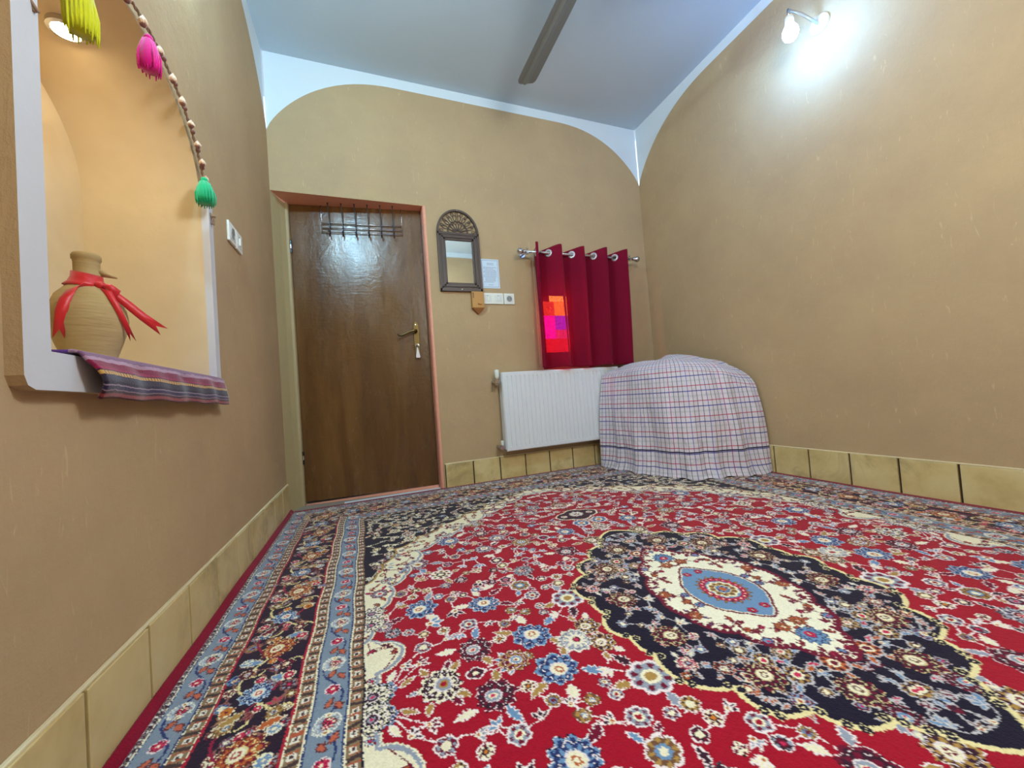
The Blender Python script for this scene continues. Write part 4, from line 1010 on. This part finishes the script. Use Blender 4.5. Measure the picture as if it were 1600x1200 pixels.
band(.326, .3285, CRM); band(.3285, .332, DBL); band(.332, .392, L3((126, 142, 158))); band(.392, .396, DBL); band(.396, .3985, CRM)
dots(.3985, .423, L3((138, 116, 84)), .036, (L3((232, 224, 206)), L3((180, 90, 60))), L3((70, 50, 50))); band(.423, .4265, NAVY)
scatter(lambda x, y: .152 < min(QX - x, QY - .005 - y) < .286, 170, .02, .86, 77, .15, L3((150, 96, 84)), small=(.012, .02), big=(.024, .036), lf=(RUST, TAN_, LBL, PINK, MAR, GBL))
def on_border(e, t, k):   # k 0: side border (along y), k 1: end border (along x)
    return (QX - e, t) if k == 0 else (t, QY - .005 - e)
def brot(a, k): return (math.pi - a) if k == 0 else (-math.pi / 2 - a)   # direction: 0 = inwards
for k, LEN in ((0, QY), (1, QX)):
    for e_c, hw, per_ in ((.077, .026, .17), (.362, .028, .185)):
        lim = LEN - e_c - .0; n_ = max(1, round((lim) / per_)); pr_ = lim / n_
        for i in range(n_ * 2 + 1):
            t_ = i * pr_ / 2
            seg = [on_border(e_c + hw * .75 * math.sin(math.pi * (t_ + q * pr_ / 2) / (pr_ / 2) - .8), t_ + q * pr_ / 2, k) for q in [j / 12 for j in range(13)]]
            if i < n_ * 2: stroke(seg, .0045, DBL)
            x, y = on_border(e_c, t_, k); r_ = hw * .92
            if i % 2 == 0:
                rosette(x, y, r_, 24, 0, (GBL, L3((200, 206, 206)), GBL, GBL), L3((226, 222, 206))); palmette(x, y, r_ * .66, brot(0, k), (PINK, CRM, MAR, CRM, PINK), 9, PLUM)
                for s_ in (-1, 1):
                    x2, y2 = on_border(e_c, t_ + s_ * r_ * .72, k); rosette(x2, y2, r_ * .26, 5, 0, (CRM, CRM, TAN_, RUST), CRM)
            else:
                rosette(x, y, r_ * .62, 6, .4, (PINK, MAR, PINK, CRM), L3((230, 214, 210)))
            for s_ in (-1, 1):
                x2, y2 = on_border(e_c - s_ * hw * .35, t_ + s_ * pr_ * .22, k); a_ = (math.pi / 2 if k == 0 else 0) + s_ * .5
                leaf_(x2, y2, .030, .0085, a_ + (math.pi if s_ < 0 else 0), L3((196, 98, 70)), L3((90, 40, 50)), 1)
    # main border
    e_c, hw, per_ = .218, .060, .30; lim = LEN - e_c; n_ = max(1, round(lim / per_)); pr_ = lim / n_
    rb = np.random.default_rng(50 + k)
    for i in range(n_ * 2 + 1):
        t_ = i * pr_ / 2
        if i < n_ * 2:
            for ph, cl in ((0, L3((232, 214, 150))), (math.pi, L3((150, 20, 60)))):
                stroke([on_border(e_c + hw * .80 * math.sin(math.pi * 2 * (t_ + q * pr_ / 2) / pr_ + ph + .6), t_ + q * pr_ / 2, k) for q in [j / 14 for j in range(15)]], .0055, cl)
        for s_ in (-1, 1):
            e2, t2 = e_c + s_ * hw * .62, t_ + pr_ * .25; x, y = on_border(e2, t2, k)
            sprout(x, y, brot(1.6 * s_, k), .05, L3((232, 214, 150)), .0045, s_ * 1.6)
            palmette(x, y, .022, brot(0 if s_ > 0 else math.pi, k), FL[rb.integers(len(FL))], 7, L3((232, 214, 170)))
            e3, t3 = e_c + s_ * hw * .25, t_ + pr_ * (.25 - s_ * .10); x, y = on_border(e3, t3, k)
            leaf_(x, y, .055, .012, brot(rb.uniform(-.8, .8) + (math.pi if s_ < 0 else 0), k), (RUST, LBL, MAR, TAN_)[rb.integers(4)], L3((226, 210, 180)), 1)
            e3, t3 = e_c + s_ * hw * .85, t_ + pr_ * .10 * s_; x, y = on_border(e3, t3, k)
            rosette(x, y, .015, 5, rb.uniform(0, 3), ((PINK, MAR, PINK, CRM), (ORG, RUST, ORG, MAR), (LBL, CRM, GBL, CRM))[rb.integers(3)], CRM)
            e3, t3 = e_c - s_ * hw * .1, t_ + pr_ * (.14 + .2 * (s_ < 0)); x, y = on_border(e3, t3, k)
            rosette(x, y, .011, 6, 0, ((ORG, RUST, ORG, CRM), (PINK, MAR, PINK, CRM))[rb.integers(2)], CRM)
        x, y = on_border(e_c, t_, k)
        if i % 2 == 0: palmette(x, y, .050, brot(0, k), (MAR, RUST, CRM, L3((170, 60, 60)), CRM), 11, L3((232, 214, 150)))
        else: palmette(x, y, .042, brot(math.pi, k), (LBL, DBL, CRM, PINK, CRM), 11, L3((214, 222, 226)))
# --- the mesh: a fine net of pile, finest where the carpet is nearest
cyy = -1.78
ys1 = np.concatenate([np.arange(.012, -1.0, -.0034), np.arange(-1.0, -2.42, -.0024), np.arange(-2.42, -2.985, -.012), [-2.985]])
xs1 = np.linspace(.0135, W - .0135, 1120)
GX, GY = np.meshgrid(xs1, ys1); wob = .0022
uX = np.abs(GX - (W / 2 - .018)) ; uX = np.where(GX > W / 2 - .018, uX * QX / (W / 2 + .018 - .0), uX * QX / (W / 2 - .018))
uX = np.abs(GX - 1.365); uX = np.where(GX > 1.365, uX * QX / (W - .0135 - 1.365), uX * QX / (1.365 - .0))
uY = np.abs(GY - cyy)
wx = wob * np.sin(GY * 23 + 3 * np.sin(GX * 4)) + rng.uniform(-.0013, .0013, GX.shape); wy = wob * np.sin(GX * 19 + 2 * np.sin(GY * 5)) + rng.uniform(-.0013, .0013, GX.shape)
edge_ = np.clip(np.minimum(QX - uX, 9) / .05, 0, 1)
iu = np.clip(((uX + wx * edge_) / RES), 0, nxr - 1).astype(int); iv = np.clip(((np.abs(uY) + wy) / RES), 0, nyr - 1).astype(int)
colr = img[iv, iu] * (1 + rng.uniform(-.10, .10, GX.shape + (1,))).astype(np.float32)
# height: pile relief, the long side rolled up against the left wall
Zh = .0125 + .0012 * np.sin(GX * 7 + 1) * np.sin(GY * 5) + rng.uniform(-.0003, .0003, GX.shape)
le = np.clip((.050 - GX) / .036, 0, 1)
Zh += .014 * le ** 1.5 * (1 + .12 * np.sin(GY * 11)) - .007 * np.exp(-((GX - .030) / .0035) ** 2)
Zh -= .009 * np.clip((GY + .004) / .016, 0, 1)
ny_, nx_ = GX.shape
co = np.stack([GX, GY, Zh], -1).reshape(-1, 3)
idx = np.arange(ny_ * nx_).reshape(ny_, nx_)
q4 = np.stack([idx[:-1, :-1], idx[1:, :-1], idx[1:, 1:], idx[:-1, 1:]], -1).reshape(-1, 4)
# skirt down to the floor all round
rim = np.concatenate([idx[0, :], idx[1:, -1], idx[-1, -2::-1], idx[-2:0:-1, 0]]); nr = len(rim)
low = co[rim].copy(); low[:, 2] = .001; co = np.concatenate([co, low]); li = np.arange(nr) + ny_ * nx_
sk = np.stack([rim, np.roll(rim, -1), np.roll(li, -1), li], -1); q4 = np.concatenate([q4, sk])
me = bpy.data.meshes.new('carpet'); me.vertices.add(len(co)); me.vertices.foreach_set('co', co.astype(np.float32).ravel())
me.loops.add(q4.size); me.loops.foreach_set('vertex_index', q4.astype(np.int32).ravel())
me.polygons.add(len(q4)); me.polygons.foreach_set('loop_start', np.arange(0, q4.size, 4, dtype=np.int32)); me.polygons.foreach_set('loop_total', np.full(len(q4), 4, dtype=np.int32))
me.update(calc_edges=True)
ca = me.color_attributes.new('weave', 'FLOAT_COLOR', 'POINT'); full_c = np.ones((len(co), 4), np.float32); full_c[:ny_ * nx_, :3] = colr.reshape(-1, 3); full_c[ny_ * nx_:, :3] = L3((140, 4, 40))
ca.data.foreach_set('color', full_c.ravel())
CM = mat('wool_pile', (160, 20, 40), .92, spec=.12); P(CM).inputs['Sheen Weight'].default_value = .18
an = N(CM, 'ShaderNodeAttribute', attribute_name='weave'); LK(CM, an.outputs['Color'], P(CM).inputs['Base Color']); bump(CM, noise(CM, 420, 2, .5), .35, .002)
me.materials.append(CM); me.polygons.foreach_set('use_smooth', [True] * len(me.polygons))
carpet = bpy.data.objects.new('carpet', me); COL.objects.link(carpet)
tag(carpet, 'crimson floral carpet with navy medallion and light blue borders covering the floor', 'carpet')
